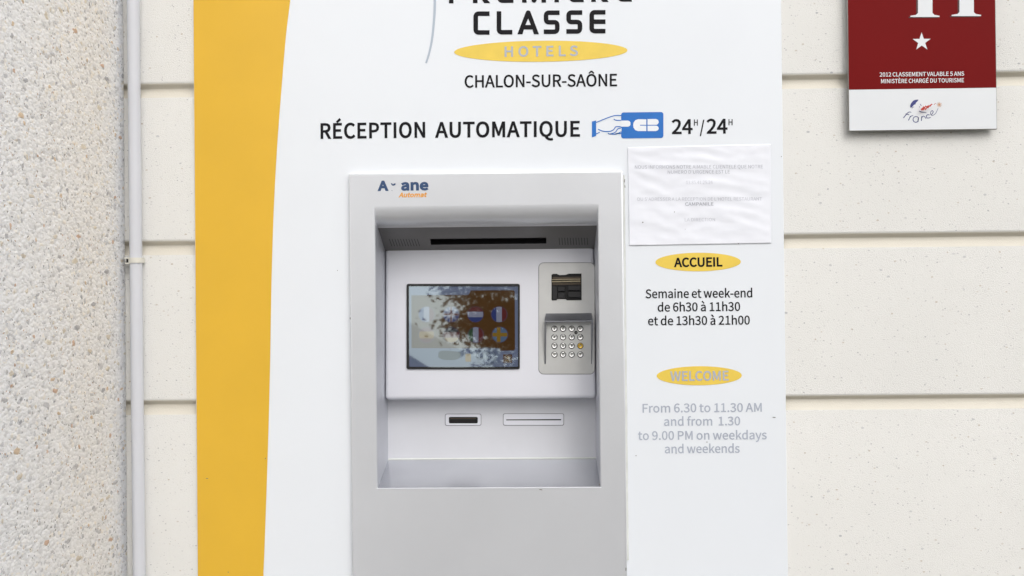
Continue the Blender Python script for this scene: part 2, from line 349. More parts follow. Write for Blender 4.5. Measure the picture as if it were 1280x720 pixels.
# ---- cream precast wall: fine sandblasted grain with small grey chips
def cream(name, base, warm):
    t = NT(name); v = t.coord()
    big = t.noise(v, 2.2, 4); fine = t.noise(v, 420, 3)
    c = t.ramp(big.outputs['Fac'], [(.3, tuple(x * .955 for x in base)), (.7, base)])
    c = t.mix(t.math('MULTIPLY', fine.outputs['Fac'], .22), c, tuple(x * .80 for x in base))
    if not warm:
        wv = t.n('Mapping'); wv.inputs['Rotation'].default_value = (0, R(35), 0); wv.inputs['Scale'].default_value = (.8, 1, 1.25); t.l(v, wv.inputs['Vector'])
        for sc_, keep, dist, colr in ((340, .80, .25, (.50, .49, .48)), (210, .85, .27, (.40, .39, .40)), (95, .955, .22, (.40, .40, .42)), (150, .95, .26, (.50, .42, .33))):
            vo = t.n('TexVoronoi'); vo.inputs['Scale'].default_value = sc_; t.l(wv.outputs[0], vo.inputs['Vector'])
            sp = t.n('SeparateColor'); t.l(vo.outputs['Color'], sp.inputs[0])
            clump = t.noise(v, 7, 3)
            keepv = t.math('ADD', sp.outputs[0], t.math('MULTIPLY_ADD', clump.outputs['Fac'], .22, -.11))
            on = t.math('MULTIPLY', t.math('GREATER_THAN', keepv, keep), t.math('LESS_THAN', vo.outputs['Distance'], t.math('MULTIPLY_ADD', sp.outputs[1], dist, .07)))
            c = t.mix(t.math('MULTIPLY', on, t.math('MULTIPLY_ADD', sp.outputs[2], .6, .15)), c, colr)
    t.l(c, t.b.inputs['Base Color']); t.b.inputs['Roughness'].default_value = .85; t.b.inputs['Specular IOR Level'].default_value = .25
    med = t.noise(v, 460, 3, .6)
    t.bump(t.math('ADD', med.outputs['Fac'], t.math('MULTIPLY', fine.outputs['Fac'], .9)), .0017 if not warm else .0006, .7)
    return t.m
M_wall = cream('cream_precast', lin((237, 236, 232)), False)
M_groove = cream('groove_tan', lin((218, 213, 201)), True)  # groove faces a little darker and yellower than the courses

# ---- exposed aggregate: pale pebbles with some grey and rust ones
def aggregate():
    t = NT('exposed_aggregate'); g = t.coord((1, .66, 1))
    wn = t.noise(g, 55, 3); vm = t.n('VectorMath'); vm.operation = 'MULTIPLY_ADD'
    t.l(wn.outputs['Color'], vm.inputs[0]); vm.inputs[1].default_value = (.010,) * 3; t.l(g, vm.inputs[2])
    w2 = t.noise(g, 190, 2); v2 = t.n('VectorMath'); v2.operation = 'MULTIPLY_ADD'; t.l(w2.outputs['Color'], v2.inputs[0]); v2.inputs[1].default_value = (.006,) * 3; t.l(vm.outputs[0], v2.inputs[2]); v = v2.outputs[0]
    def vor(scale, rot, stretch):
        mp = t.n('Mapping'); mp.inputs['Rotation'].default_value = rot; mp.inputs['Scale'].default_value = stretch; t.l(v, mp.inputs['Vector'])
        x = t.n('TexVoronoi'); x.inputs['Scale'].default_value = scale; t.l(mp.outputs[0], x.inputs['Vector'])
        s = t.n('SeparateColor'); t.l(x.outputs['Color'], s.inputs[0]); return x.outputs['Distance'], s.outputs
    d1, s1 = vor(150, (.3, .2, .1), (1, 1, 1))
    c = t.ramp(s1[0], [(0, lin((214, 215, 218))), (.06, lin((232, 233, 235))), (.2, lin((243, 244, 245))), (.45, lin((249, 250, 252))), (.8, lin((253, 254, 255))), (.94, lin((247, 244, 238)))], 'CONSTANT')
    d3, s3 = vor(240, (.9, .5, .3), (1, 1.2, .8))
    on3 = t.math('MULTIPLY', t.math('GREATER_THAN', s3[0], .89), t.math('LESS_THAN', d3, .34))
    c = t.mix(t.math('MULTIPLY', on3, .8), c, t.ramp(s3[1], [(0, lin((92, 86, 84))), (.4, lin((176, 136, 92))), (.7, lin((140, 142, 152)))], 'CONSTANT'))
    hs_ = [t.math('MULTIPLY', d1, -.8)]
    for sc_, keep, rad, rot, st in ((78, .79, .33, (.5, .9, .2), (1, 1.25, .85)), (50, .87, .33, (1.2, .3, .7), (1, .8, 1.3))):
        d, s_ = vor(sc_, rot, st)
        on = t.math('MULTIPLY', t.math('GREATER_THAN', s_[0], keep), t.ramp(t.math('ADD', d, t.math('MULTIPLY', s_[2], .14)), [(rad, (1, 1, 1)), (rad + .05, (0, 0, 0))]))
        stone = t.ramp(s_[1], [(0, lin((190, 191, 196))), (.22, lin((168, 170, 178))), (.34, lin((224, 214, 192))), (.50, lin((214, 180, 132))), (.62, lin((198, 146, 98))), (.71, lin((214, 202, 180))), (.86, lin((150, 153, 164)))], 'CONSTANT')
        shade = t.noise(v, 260, 2)
        stone = t.mix(t.math('MULTIPLY', shade.outputs['Fac'], .3), stone, lin((222, 216, 208)))
        c = t.mix(t.math('MULTIPLY', on, .78), c, stone)
        hs_.append(t.math('MULTIPLY', on, t.math('SUBTRACT', .55, d)))
    streak = t.noise(t.coord((5, 5, .8)), 1.0, 3)
    c = t.mix(t.math('MULTIPLY', t.math('SUBTRACT', streak.outputs['Fac'], .45), .12), c, lin((240, 232, 220)))
    t.l(c, t.b.inputs['Base Color']); t.b.inputs['Roughness'].default_value = .8; t.b.inputs['Specular IOR Level'].default_value = .3
    h = t.math('ADD', t.math('ADD', hs_[0], hs_[1]), hs_[2])
    h = t.math('ADD', h, t.math('MULTIPLY', t.noise(g, 75, 3).outputs['Fac'], 1.3))
    t.bump(h, .0028, .65)
    return t.m
M_agg = aggregate()

M_board = paint('sign_board_white', (233, 237, 242), .30, var=.015, scale=3, spec=.5)
M_yel = paint('yellow_vinyl', (228, 181, 52), .36, var=.04, scale=5)
M_oval = paint('oval_yellow', (236, 204, 84), .42, var=.05, scale=30)
M_ink = paint('black_vinyl', (27, 26, 30), .45, var=.1, scale=20, spec=.12)
M_grey = paint('grey_vinyl', (176, 182, 196), .42, var=.06, scale=20)
M_tan = paint('grey_on_yellow', (182, 180, 168), .42, var=.06, scale=30)
M_arc = paint('arc_grey', (178, 188, 202), .4, var=.05)
M_blue = paint('card_blue', (26, 110, 194), .4, var=.08, scale=40)
M_white = paint('white_vinyl', (236, 239, 243), .4, var=.02)
M_pipe = paint('pipe_plastic', (213, 215, 221), .38, var=.03, scale=4)
M_clip = paint('clip_plastic', (222, 220, 210), .5, var=.06, scale=60)
M_red = paint('plaque_red', (116, 13, 14), .42, var=.05, scale=6, spec=.08)
M_pwhite = paint('plaque_white', (224, 227, 230), .34, var=.02)
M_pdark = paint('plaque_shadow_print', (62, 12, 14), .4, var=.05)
M_navy = paint('logo_navy', (44, 52, 122), .45, var=.2, scale=200)
M_lred = paint('logo_red', (196, 52, 34), .45, var=.25, scale=200)
M_gold = paint('logo_gold', (214, 160, 120), .45, var=.1)
M_alu = paint('plaque_edge', (150, 148, 144), .45, var=.08, metal=.4)
M_fascia = paint('silver_fascia', (222, 224, 228), .36, metal=.4, var=.035, scale=4, bump=.00025)
M_inner = paint('recess_plastic', (213, 214, 219), .36, metal=.1, var=.04, scale=7)
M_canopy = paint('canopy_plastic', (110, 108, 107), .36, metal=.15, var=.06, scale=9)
M_panel = paint('panel_white_plastic', (222, 223, 230), .38, metal=.05, var=.03, scale=7)
M_steel = paint('brushed_steel', (210, 210, 208), .32, metal=.5, var=.06, scale=18)
M_shield_dim = paint('shield_steel_dimmed', (158, 160, 167), .30, metal=.9, var=.06, scale=18)  # same steel as the plate, darkened to carry the dark canopy's reflection
M_side = paint('niche_side', (200, 202, 209), .42, metal=.5, var=.05, scale=9)
M_shadow_line = paint('painted_shadow_line', (138, 138, 142), .7, var=.1, scale=40)  # thin shadow outline of the raised plates, put in as grey sheets
M_shelf = paint('shelf_metal', (194, 196, 201), .24, metal=.85, var=.05, scale=9)
M_key = paint('key_metal', (222, 222, 220), .22, metal=.8, var=.05, scale=60)
M_keygold = paint('key_gold', (206, 170, 74), .28, metal=.7, var=.08, scale=60)
M_black = paint('black_plastic', (24, 23, 25), .35, var=.15, scale=40)
M_void = paint('dark_void', (9, 8, 8), .7, var=.2, scale=40)
M_brown = paint('dark_brass', (74, 64, 52), .4, metal=.4, var=.15, scale=60)
M_brass = paint('worn_brass', (168, 156, 132), .3, metal=.9, var=.12, scale=90)
M_caulk = paint('sealant', (220, 222, 218), .6, var=.08, scale=30)
M_dirt = paint('dirt_mark', (120, 116, 112), .8, var=.2, scale=80)
M_navy2 = paint('logo_blue', (48, 76, 116), .45, var=.08, scale=60)
M_orange = paint('logo_orange', (232, 162, 66), .45, var=.08, scale=60)
M_faint = paint('faded_print', (184, 186, 195), .6, var=.2, scale=120)
M_faint2 = paint('worn_print', (196, 198, 206), .6, var=.1, scale=120)

# ------------------------------------------------------------------ setting: ground, pavement, kerb, road
def sheet(name, x0, y0, x1, y1, z, m, kind='structure'):
    mb = MB().quad((x0, y0, z), (x1, y0, z), (x1, y1, z), (x0, y1, z)); return tag(mb.build(name, m), kind=kind)
def rough_ground(name, rgb, scale, var):
    t = NT(name); v = t.coord(); c = lin(rgb)
    a = t.noise(v, scale, 6); b = t.noise(v, scale * 40, 3)
    cc = t.ramp(a.outputs['Fac'], [(.3, tuple(x * (1 - var) for x in c)), (.7, c)])
    cc = t.mix(t.math('MULTIPLY', b.outputs['Fac'], .4), cc, tuple(x * .6 for x in c))
    t.l(cc, t.b.inputs['Base Color']); t.b.inputs['Roughness'].default_value = .9; t.bump(b.outputs['Fac'], .003); return t.m
M_pave = rough_ground('pavement_asphalt', (98, 95, 90), 2, .15)
M_road = rough_ground('asphalt', (74, 73, 72), 1.5, .2)
M_grass = rough_ground('lawn', (74, 84, 46), 3, .3)
M_kerb = rough_ground('kerb_stone', (176, 174, 168), 6, .12)
sheet('ground', -400, -400, 400, 40, -.14, M_grass)
sheet('pavement', -30, -4.2, 30, .3, 0, M_pave)
tag(MB().box((-30, -4.38, -.16), (30, -4.2, .002), .015).build('kerb', M_kerb), kind='structure')
sheet('road', -60, -11.5, 60, -4.38, -.12, M_road)

# ------------------------------------------------------------------ cream wall with V grooves
gt = [(-107.5, -90.0), (93.7, 111.2), (293.1, 310.6), (495.2, 512.1)]          # groove top and bottom edges at x = 980
prof = []                                                           # (Y, Z, material of the face below)
def gz(y): return at(980, y).z
ZT = 3.4
prof.append((0, ZT, 0))
tops = [gz(a) for a, b in gt]; H = .0300
zs = sorted(tops + [tops[-1] - .70, tops[0] + .352, tops[0] + .704, tops[0] + 1.05], reverse=True)
for zt in zs:
    if zt > ZT - .1 or zt < .1: continue
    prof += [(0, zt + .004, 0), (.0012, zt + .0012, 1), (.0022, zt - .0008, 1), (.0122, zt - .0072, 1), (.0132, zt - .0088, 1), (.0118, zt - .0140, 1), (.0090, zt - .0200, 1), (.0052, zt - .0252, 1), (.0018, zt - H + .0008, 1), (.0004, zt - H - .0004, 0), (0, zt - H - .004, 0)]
prof.append((0, -.15, 0))
def smooth_prof(x0, x1, mb, step=.05):
    n = max(1, int((x1 - x0) / step)); xs = [x0 + (x1 - x0) * i / n for i in range(n + 1)]
    vs = [(x, y, z) for (y, z, m) in prof for x in xs]; k = len(xs)
    for i in range(len(prof) - 1):
        pass
    b = len(mb.v); mb.v += [Vector(v) for v in vs]
    for i in range(len(prof) - 1):
        for j in range(n):
            mb.f.append([b + (i + 1) * k + j, b + (i + 1) * k + j + 1, b + i * k + j + 1, b + i * k + j]); mb.m.append(prof[i][2])
KX0, KX1 = at(437.6, 400, -.022).x, at(780.6, 400, -.022).x      # kiosk sides
BX0, BX1 = at(243.9, 360, -.008).x, at(980.7, 360, -.008).x      # sign board sides
KZ1 = at(610, 215.2, -.022).z; KZ0 = .72
AX = at(157.7, 300).x                                              # where the aggregate wall meets it
wl = MB()
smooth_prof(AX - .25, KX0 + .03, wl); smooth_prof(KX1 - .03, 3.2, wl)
wl.quad((KX0 + .03, 0, KZ1 - .03), (KX1 - .03, 0, KZ1 - .03), (KX1 - .03, 0, ZT), (KX0 + .03, 0, ZT))
wl.quad((KX0 + .03, 0, -.15), (KX1 - .03, 0, -.15), (KX1 - .03, 0, KZ0 + .03), (KX0 + .03, 0, KZ0 + .03))
wl.quad((AX - .25, 0, ZT), (3.2, 0, ZT), (3.2, .35, ZT), (AX - .25, .35, ZT))
wl.quad((3.2, 0, -.15), (3.2, .35, -.15), (3.2, .35, ZT), (3.2, 0, ZT))
wl.quad((AX - .25, .35, -.15), (AX - .25, .35, ZT), (3.2, .35, ZT), (3.2, .35, -.15))
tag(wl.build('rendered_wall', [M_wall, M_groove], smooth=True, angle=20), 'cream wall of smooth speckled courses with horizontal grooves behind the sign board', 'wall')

# ------------------------------------------------------------------ aggregate return wall, coming towards the street
ag = MB(); Y1 = -1.6; n = 40
ag.box((AX - .24, Y1, -.14), (AX, -.002, 3.38), .006, 2)
tag(ag.build('pebbledash_wall', M_agg, smooth=True), 'pale exposed pebble wall at the left, with grey and rusty stones in it', 'wall')

# ------------------------------------------------------------------ pipe down the corner
pr = .0134; py_ = -.017
a = at(167.6, 100, py_); b = at(171.8, 508, py_)
dirp = (a - b) / (a.z - b.z)
top = b + dirp * (3.3 - b.z); bot = b + dirp * (.02 - b.z)
pt = thing('conduit_pipe', 'thin pale grey plastic pipe running up beside the pebble wall', 'pipe', bot)
MB().cyl(bot, top, pr, n=36).build('tube', M_pipe, pt, smooth=True)
ctr = b + dirp * (at(171, 325.5, py_).z - b.z)
for dzc in (0, .9, -.85):
    cl = MB(); c0 = ctr + dirp * dzc; hh = .0056
    n = 28; rin, rout = pr + .0002, pr + .0024
    ang = [R(-200 + 220 * i / n) for i in range(n + 1)]
    vs = []
    for t in ang:
        for r, z in ((rin, -hh), (rout, -hh), (rout, hh), (rin, hh)): vs.append(c0 + Vector((math.cos(t) * r, math.sin(t) * r, z)))
    fs = []
    for i in range(n):
        for j in range(4): fs.append((4 * i + j, 4 * (i + 1) + j, 4 * (i + 1) + (j + 1) % 4, 4 * i + (j + 1) % 4))
    fs += [(3, 2, 1, 0), (4 * n, 4 * n + 1, 4 * n + 2, 4 * n + 3)]
    cl.add(vs, fs)
    cl.box(c0 + Vector((-.024, -.008, hh - .0022)), c0 + Vector((-.009, .003, hh + .0006)), .0005)
    cl.box(c0 + Vector((-.020, -.010, -hh - .0026)), c0 + Vector((-.0075, .003, -hh + .0004)), .0005)
    cl.box(c0 + Vector((-.018, .004, -.006)), c0 + Vector((.014, .0165, .006)), .0008)
    cl.box(c0 + Vector((-.0185, -.0072, -.0052)), c0 + Vector((-.0140, .004, .0030)), 0, mi=1)
    cl.build('clip', [M_clip, M_void], pt, smooth=True)

# ------------------------------------------------------------------ sign board
BZ0, BZ1 = .30, 2.46
YB = -.008
sb = thing('sign_board', 'tall white and yellow board with black and grey lettering around the silver machine', 'sign', ((BX0 + BX1) / 2, 0, BZ0))
bd = MB(); hx0, hx1, hz0, hz1 = KX0 + .012, KX1 - .012, KZ0 + .012, KZ1 - .012
def ring(mb, x0, x1, z0, z1, a0, a1, c0, c1, Y, mi=0):
    o = [(x0, Y, z0), (x1, Y, z0), (x1, Y, z1), (x0, Y, z1)]; i = [(a0, Y, c0), (a1, Y, c0), (a1, Y, c1), (a0, Y, c1)]
    mb.add(o + i, [(0, 1, 5, 4), (1, 2, 6, 5), (2, 3, 7, 6), (3, 0, 4, 7)], mi)
e = .0012
ring(bd, BX0 + e, BX1 - e, BZ0 + e, BZ1 - e, hx0, hx1, hz0, hz1, YB)
o1 = [(BX0 + e, YB, BZ0 + e), (BX1 - e, YB, BZ0 + e), (BX1 - e, YB, BZ1 - e), (BX0 + e, YB, BZ1 - e)]
o2 = [(BX0, YB + e, BZ0), (BX1, YB + e, BZ0), (BX1, YB + e, BZ1), (BX0, YB + e, BZ1)]
o3 = [(x, -.0005, z) for x, y, z in o2]
bd.add(o1 + o2 + o3, [(i + 4, (i + 1) % 4 + 4, (i + 1) % 4, i) for i in range(4)] + [(i + 8, (i + 1) % 4 + 8, (i + 1) % 4 + 4, i + 4) for i in range(4)])
bd.build('panel', M_board, sb)
PB = wallplane(YB)
# yellow band with its curved edge
edge = [(372, -80), (362.9, 0), (357.5, 45), (352.5, 104), (347, 176), (342.8, 250), (340, 330), (338.6, 400), (337.6, 460), (335.6, 540), (333, 620), (329.2, 722), (322, 860), (314, 985)]
yb = [PB(x, y, .0006) for x, y in curve(edge, 5)]
lx = BX0 + .0013
yz = [Vector((lx, p.y, p.z)) for p in yb]
mbv = MB(); nn = len(yb); mbv.add(yz + yb, [(i, nn + i, nn + i + 1, i + 1)[::-1] for i in range(nn - 1)])
# up to the top of the board
mbv.add([yz[0], yb[0], Vector((yb[0].x + .03, yb[0].y, BZ1 - .0013)), Vector((lx, yb[0].y, BZ1 - .0013))], [(0, 1, 2, 3)])
mbv.build('yellow_band', M_yel, sb)
shape(MB(), PB, [stroke(curve([(541, -62), (543.2, -30), (543.6, 0), (542.8, 22), (540.2, 48), (536.6, 66), (532.6, 79)], 6), 3.6, 2.2)], .0006).build('arc_line', M_arc, sb)

# brand lettering: rounded square capitals
def C_(x0, x1, y0, y1, w):
    h = w / 2; return [stroke(fillet([(x1, y0 + h), (x0 + h, y0 + h), (x0 + h, y1 - h), (x1, y1 - h)], 4.2), w)]
def L_(x0, x1, y0, y1, w):
    h = w / 2; return [stroke(fillet([(x0 + h, y0), (x0 + h, y1 - h), (x1, y1 - h)], 4.0), w)]
def S_(x0, x1, y0, y1, w):
    h = w / 2; m = (y0 + y1) / 2
    return [stroke(fillet([(x1, y0 + h), (x0 + h, y0 + h), (x0 + h, m), (x1 - h, m), (x1 - h, y1 - h), (x0, y1 - h)], 4.0), w)]
def E_(x0, x1, y0, y1, w):
    h = w / 2; m = (y0 + y1) / 2
    return C_(x0, x1, y0, y1, w) + [[(x0 + w + .02, m - h), (x1, m - h), (x1, m + h), (x0 + w + .02, m + h)]]
def A_(x0, x1, y0, y1, w):
    c = (x0 + x1) / 2
    top = [(c - 3.4, y0 + 3.2), (c - 2.4, y0 + 1.0), (c - 1.0, y0), (c + 1.0, y0), (c + 2.4, y0 + 1.0), (c + 3.4, y0 + 3.2)]
    return [[(x0, y1)] + top + [(x1, y1), (x1 - 6.3, y1), (x1 - 8.2, y1 - 6), (x0 + 8.2, y1 - 6), (x0 + 6.3, y1)],
            [(c, y0 + 10.2), (c - 3.4, y1 - 11.6), (c + 3.4, y1 - 11.6)]]
def P_(x0, x1, y0, y1, w):
    h = w / 2; m = (y0 + y1) / 2 + 2
    return [stroke(fillet([(x0 + h, y1), (x0 + h, y0 + h), (x1 - h, y0 + h), (x1 - h, m), (x0 + w + .02, m)], 4.0), w)]
def R_(x0, x1, y0, y1, w):
    m = (y0 + y1) / 2 + 2 + w / 2
    return P_(x0, x1, y0, y1, w) + [[(x1 - 13, m + .03), (x1 - 6.6, m + .03), (x1 + 1.4, y1), (x1 - 6.2, y1)]]
def I_(x0, x1, y0, y1, w): return [[(x0, y0), (x0 + w, y0), (x0 + w, y1), (x0, y1)]]
def M_(x0, x1, y0, y1, w):
    h = w / 2; c = (x0 + x1) / 2
    return [I_(x0, 0, y0, y1, w)[0], I_(x1 - w, 0, y0, y1, w)[0],
            [(x0 + w + .02, y0), (x0 + w + 1.2, y0), (c, y1 - 8.5), (x1 - w - 1.2, y0), (x1 - w - .02, y0), (x1 - w - .02, y0 + 9), (c + 2.6, y1 - 1.2), (c + 1.2, y1), (c - 1.2, y1), (c - 2.6, y1 - 1.2), (x0 + w + .02, y0 + 9)]]
W = 5.7
b1 = MB()
for f_, x0, x1 in ((P_, 561.2, 581), (R_, 591.2, 611.5), (E_, 621.5, 641.8), (M_, 652.5, 682.6), (I_, 693, 699), (E_, 711, 729.6), (R_, 739, 759.5), (E_, 771.5, 789.8)):
    yb1 = 4.3 - (x0 - 561) * .0105
    for s_ in f_(x0, x1, yb1 - 29.5, yb1, W): shape(b1, PB, [s_], .0006)
shape(b1, PB, [[(716, -31.5), (720, -31.5), (725, -37), (720, -37)][::-1]], .0006)
for f_, x0, x1, y0, y1 in ((C_, 591.8, 611.9, 14.3, 43.5), (L_, 620.9, 640.4, 14.1, 43.2), (A_, 646.7, 673.7, 13.1, 42.9), (S_, 679.7, 699.4, 13.1, 42.6), (S_, 707.9, 727.8, 12.9, 42.2), (E_, 736.8, 756.8, 12.6, 41.8)):
    ps = f_(x0, x1, y0, y1, W)
    if f_ is A_: shape(b1, PB, ps, .0006)
    else:
        for s_ in ps: shape(b1, PB, [s_], .0006)
b1.build('brand_lettering', M_ink, sb)
def badge(cx, cy, a, b, tilt, args, m):
    o = shape(MB(), PB, [oval(cx, cy, a, b, tilt)], .0006).build('oval_badge', M_oval, sb)
    text(MB(), PB, *args, h=.0010).build('badge_lettering', m, o); return o
badge(676, 64.1, 108.3, 13.2, -.011, ('HOTELS', 630.5, 722.3, 72.6, 71.3, 13.8, .030), M_tan) if False else None
ob = shape(MB(), PB, [oval(676, 64.1, 108.3, 13.2, -.011)], .0006).build('oval_badge', M_oval, sb)
text(MB(), PB, 'HOTELS', 630.8, 722.5, 71.2, 70.0, 13.0, .030, space=.34, h=.0010).build('badge_lettering', M_grey, ob)
ob = shape(MB(), PB, [oval(872.6, 327.5, 53.4, 11.6, -.006)], .0006).build('oval_badge', M_oval, sb)
text(MB(), PB, 'ACCUEIL', 842.6, 903, 334.0, 333.2, 11.8, .045, h=.0010).build('badge_lettering', M_ink, ob)
ob = shape(MB(), PB, [oval(874, 469.6, 53.2, 11.9, -.006)], .0006).build('oval_badge', M_oval, sb)
text(MB(), PB, 'WELCOME', 837.8, 910.8, 476.3, 475.5, 12.2, .03, h=.0010).build('badge_lettering', M_grey, ob)

def line(name, m, *args, **kw): return text(MB(), PB, *args, **kw).build(name, m, sb)
line('town_lettering', M_ink, 'CHALON-SUR-SAÔNE', 580.8, 771.4, 109.8, 107.9, 15.6, .022)
line('heading_lettering', M_ink, 'RÉCEPTION', 400.8, 531.6, 173.8, 172.2, 19.8, .032, space=.055)
line('heading_lettering', M_ink, 'AUTOMATIQUE', 544.0, 725.0, 172.3, 170.9, 19.8, .032, space=.045)
hr = MB()
text(hr, PB, '24', 839.8, 865.8, 167.8, 167.5, 18.6, .03)
text(hr, PB, 'H', 867.4, 872.2, 157.0, 157.0, 7.6, .02)
text(hr, PB, '/', 874.6, 880.6, 166.6, 166.5, 15.6, .02)
text(hr, PB, '24', 883.4, 909.4, 167.3, 167.0, 18.6, .03)
text(hr, PB, 'H', 910.6, 915.6, 156.6, 156.6, 7.6, .02)
hr.build('hours_lettering', M_ink, sb)
op = MB()
text(op, PB, 'Semaine et week-end', 807.0, 940.3, 372.9, 371.7, 11.2, .019)
text(op, PB, 'de 6h30 à 11h30', 822.0, 925.2, 389.6, 388.7, 11.2, .019)
text(op, PB, 'et de 13h30 à 21h00', 810.0, 937.3, 406.7, 405.7, 11.2, .019)
op.build('opening_hours', M_ink, sb)
op = MB()
text(op, PB, 'From 6.30 to 11.30 AM', 803.2, 952.2, 515.8, 514.6, 11.0, .017)
text(op, PB, 'and from  1.30', 830.0, 925.2, 532.3, 531.6, 11.0, .017)
text(op, PB, 'to 9.00 PM on weekdays', 797.6, 958.4, 550.0, 549.0, 11.0, .017)
text(op, PB, 'and weekends', 831.0, 924.6, 566.6, 565.9, 11.0, .017)
op.build('opening_hours', M_grey, sb)
# card pictogram
def cp(pts): return [(730 + x * .15625, 130 + y * .15625) for x, y in pts]
pg = MB()
card = cp(rrect(297, 66, 635, 274, 20)); card = [(x, y - (x - 803) * .010) for x, y in card]
shape(pg, PB, [card], .0006, 0)
shape(pg, PB, [cp([(63, 140), (97, 132), (97, 256), (63, 268)])], .0006, 0)
for s_ in ([(97, 148), (170, 118), (245, 93), (300, 93)], [(238, 120), (256, 130), (300, 131)], [(112, 202), (150, 217), (205, 220), (238, 204), (256, 182), (300, 183)],
           [(97, 240), (125, 226)], [(192, 232), (206, 240), (250, 226), (270, 200), (298, 192)], [(206, 240), (255, 241), (298, 222)], [(250, 240), (268, 236), (298, 238)]):
    shape(pg, PB, [cp(stroke(curve(s_, 5), 7))], .0007, 0)
shape(pg, PB, [cp([(296, 133), (352, 133), (364, 138), (371, 148), (371, 168), (364, 177), (352, 182), (296, 182)])], .0009, 1)
shape(pg, PB, [cp([(296, 192), (300, 192), (300, 220), (296, 222)])], .0009, 1)
shape(pg, PB, [cp([(498, 123), (432, 122), (410, 130), (396, 150), (393, 170), (396, 190), (410, 210), (432, 217), (498, 217), (498, 174), (448, 174), (448, 167), (498, 167)])], .0009, 1)
shape(pg, PB, [cp([(508, 121), (575, 120), (592, 128), (598, 145), (592, 160), (580, 167), (508, 167)])], .0009, 1)
shape(pg, PB, [cp([(508, 174), (580, 174), (592, 180), (598, 195), (592, 210), (575, 217), (508, 217)])], .0009, 1)
pg.build('card_pictogram', [M_blue, M_white], sb)
mk = MB()
for cx, cy, a, b, t in ((967.5, 521.6, 2.2, .5, .1), (883.6, 552.5, .9, .5, 0), (976.5, 195.8, .6, .5, 0), (795, 569.5, .8, .4, .3), (845, 566.8, .5, .4, 0), (259, 598, 1.6, .4, 0), (332, 573, .6, .6, 0), (285.5, 715, .6, .6, 0), (422, 338, .5, .5, 0)):
    shape(MB(), PB, [oval(cx, cy, a, b, t, 12)], .0012).build('dirt_mark', M_dirt, sb)

# ------------------------------------------------------------------ paper notice in its clear sleeve
NB = YB - .0016
def hn(x, z):
    q = Vector((x * 9 + 3, z * 26, 1.7)); r = Vector((x * 28, z * 60, 4.1))
    a = noise.noise(q) * .0011 + noise.noise(r) * .0007 + noise.noise(Vector((x * 70, z * 110, 2))) * .00012
    return a + .0002 * math.sin(z * 190 + noise.noise(Vector((x * 12, z * 8, 0))) * 7)
PN = wallplane(NB)
nc = [(784.4, 184.2), (963.6, 180.0), (964.0, 304.0), (786.6, 307.0)]
nw = thing('paper_notice', 'crinkled white paper notice with faded grey print, stuck on the board right of the machine', 'notice', PN(875, 306))
def npt(u, v):
    a = Vector(nc[0]).lerp(Vector(nc[1]), u); b = Vector(nc[3]).lerp(Vector(nc[2]), u); q = a.lerp(b, v)
    return PN(q.x, q.y)
def warp(extra): return lambda p: Vector((p.x, p.y - hn(p.x, p.z) - extra, p.z))
nu, nv = 150, 110
def grid(e0, extra, edge=False):
    mb = MB(); vs = []
    for j in range(nv + 1):
        for i in range(nu + 1):
            u = -e0 + (1 + 2 * e0) * i / nu; v = -e0 + (1 + 2 * e0) * j / nv
            p = npt(u, v); k = min(1, 14 * min(u + e0, 1 + e0 - u, v + e0, 1 + e0 - v) + .35)
            vs.append(Vector((p.x, p.y - hn(p.x, p.z) * k - extra, p.z)))
    fs = [(j * (nu + 1) + i, (j + 1) * (nu + 1) + i, (j + 1) * (nu + 1) + i + 1, j * (nu + 1) + i + 1) for j in range(nv) for i in range(nu)]
    return mb.add(vs, fs)
M_paper = paint('laminated_paper', (239, 241, 248), .24, var=.012, scale=9, spec=.5)
sheet_o = grid(0, 0).build('paper', M_paper, nw, smooth=True, angle=180)
md = sheet_o.modifiers.new('thickness', 'SOLIDIFY'); md.thickness = .0004; md.offset = -1
nb = MB(); wf = warp(.0005)
for b_, x0, x1, y0, y1, c_, bo, mi in (
    ('NOUS INFORMONS NOTRE AIMABLE CLIENTELE QUE NOTRE', 793.6, 953.6, 211.0, 210.4, 4.3, .0, 0),
    ("NUMERO D'URGENCE EST LE", 834.6, 912.2, 217.2, 216.8, 4.3, .0, 0),
    ('03.85.41.25.24', 857.6, 890.6, 230.2, 230.0, 4.2, -.01, 1),
    ("OU S'ADRESSER A LA RECEPTION DE L'HOTEL RESTAURANT", 796.4, 952.4, 251.0, 250.6, 4.1, .0, 1),
    ('CAMPANILE', 856.4, 891.8, 257.2, 257.0, 4.2, .035, 0),
    ('LA DIRECTION', 856.0, 893.8, 276.6, 276.4, 4.0, -.01, 1)):
    text(MB(), PN, b_, x0, x1, y0, y1, c_, bo, h=0, warp=wf).build('printed_line', [M_faint, M_faint2][mi], nw)
sp = MB()
for cx, cy, r in ((803.4, 278, .9), (843, 265, .6), (923, 304.6, .7), (856.5, 286.5, .4)): shape(MB(), PN, [oval(cx, cy, r, r * .8, 0, 10)], 0, warp=warp(.0007)).build('dirt_mark', M_dirt, nw)

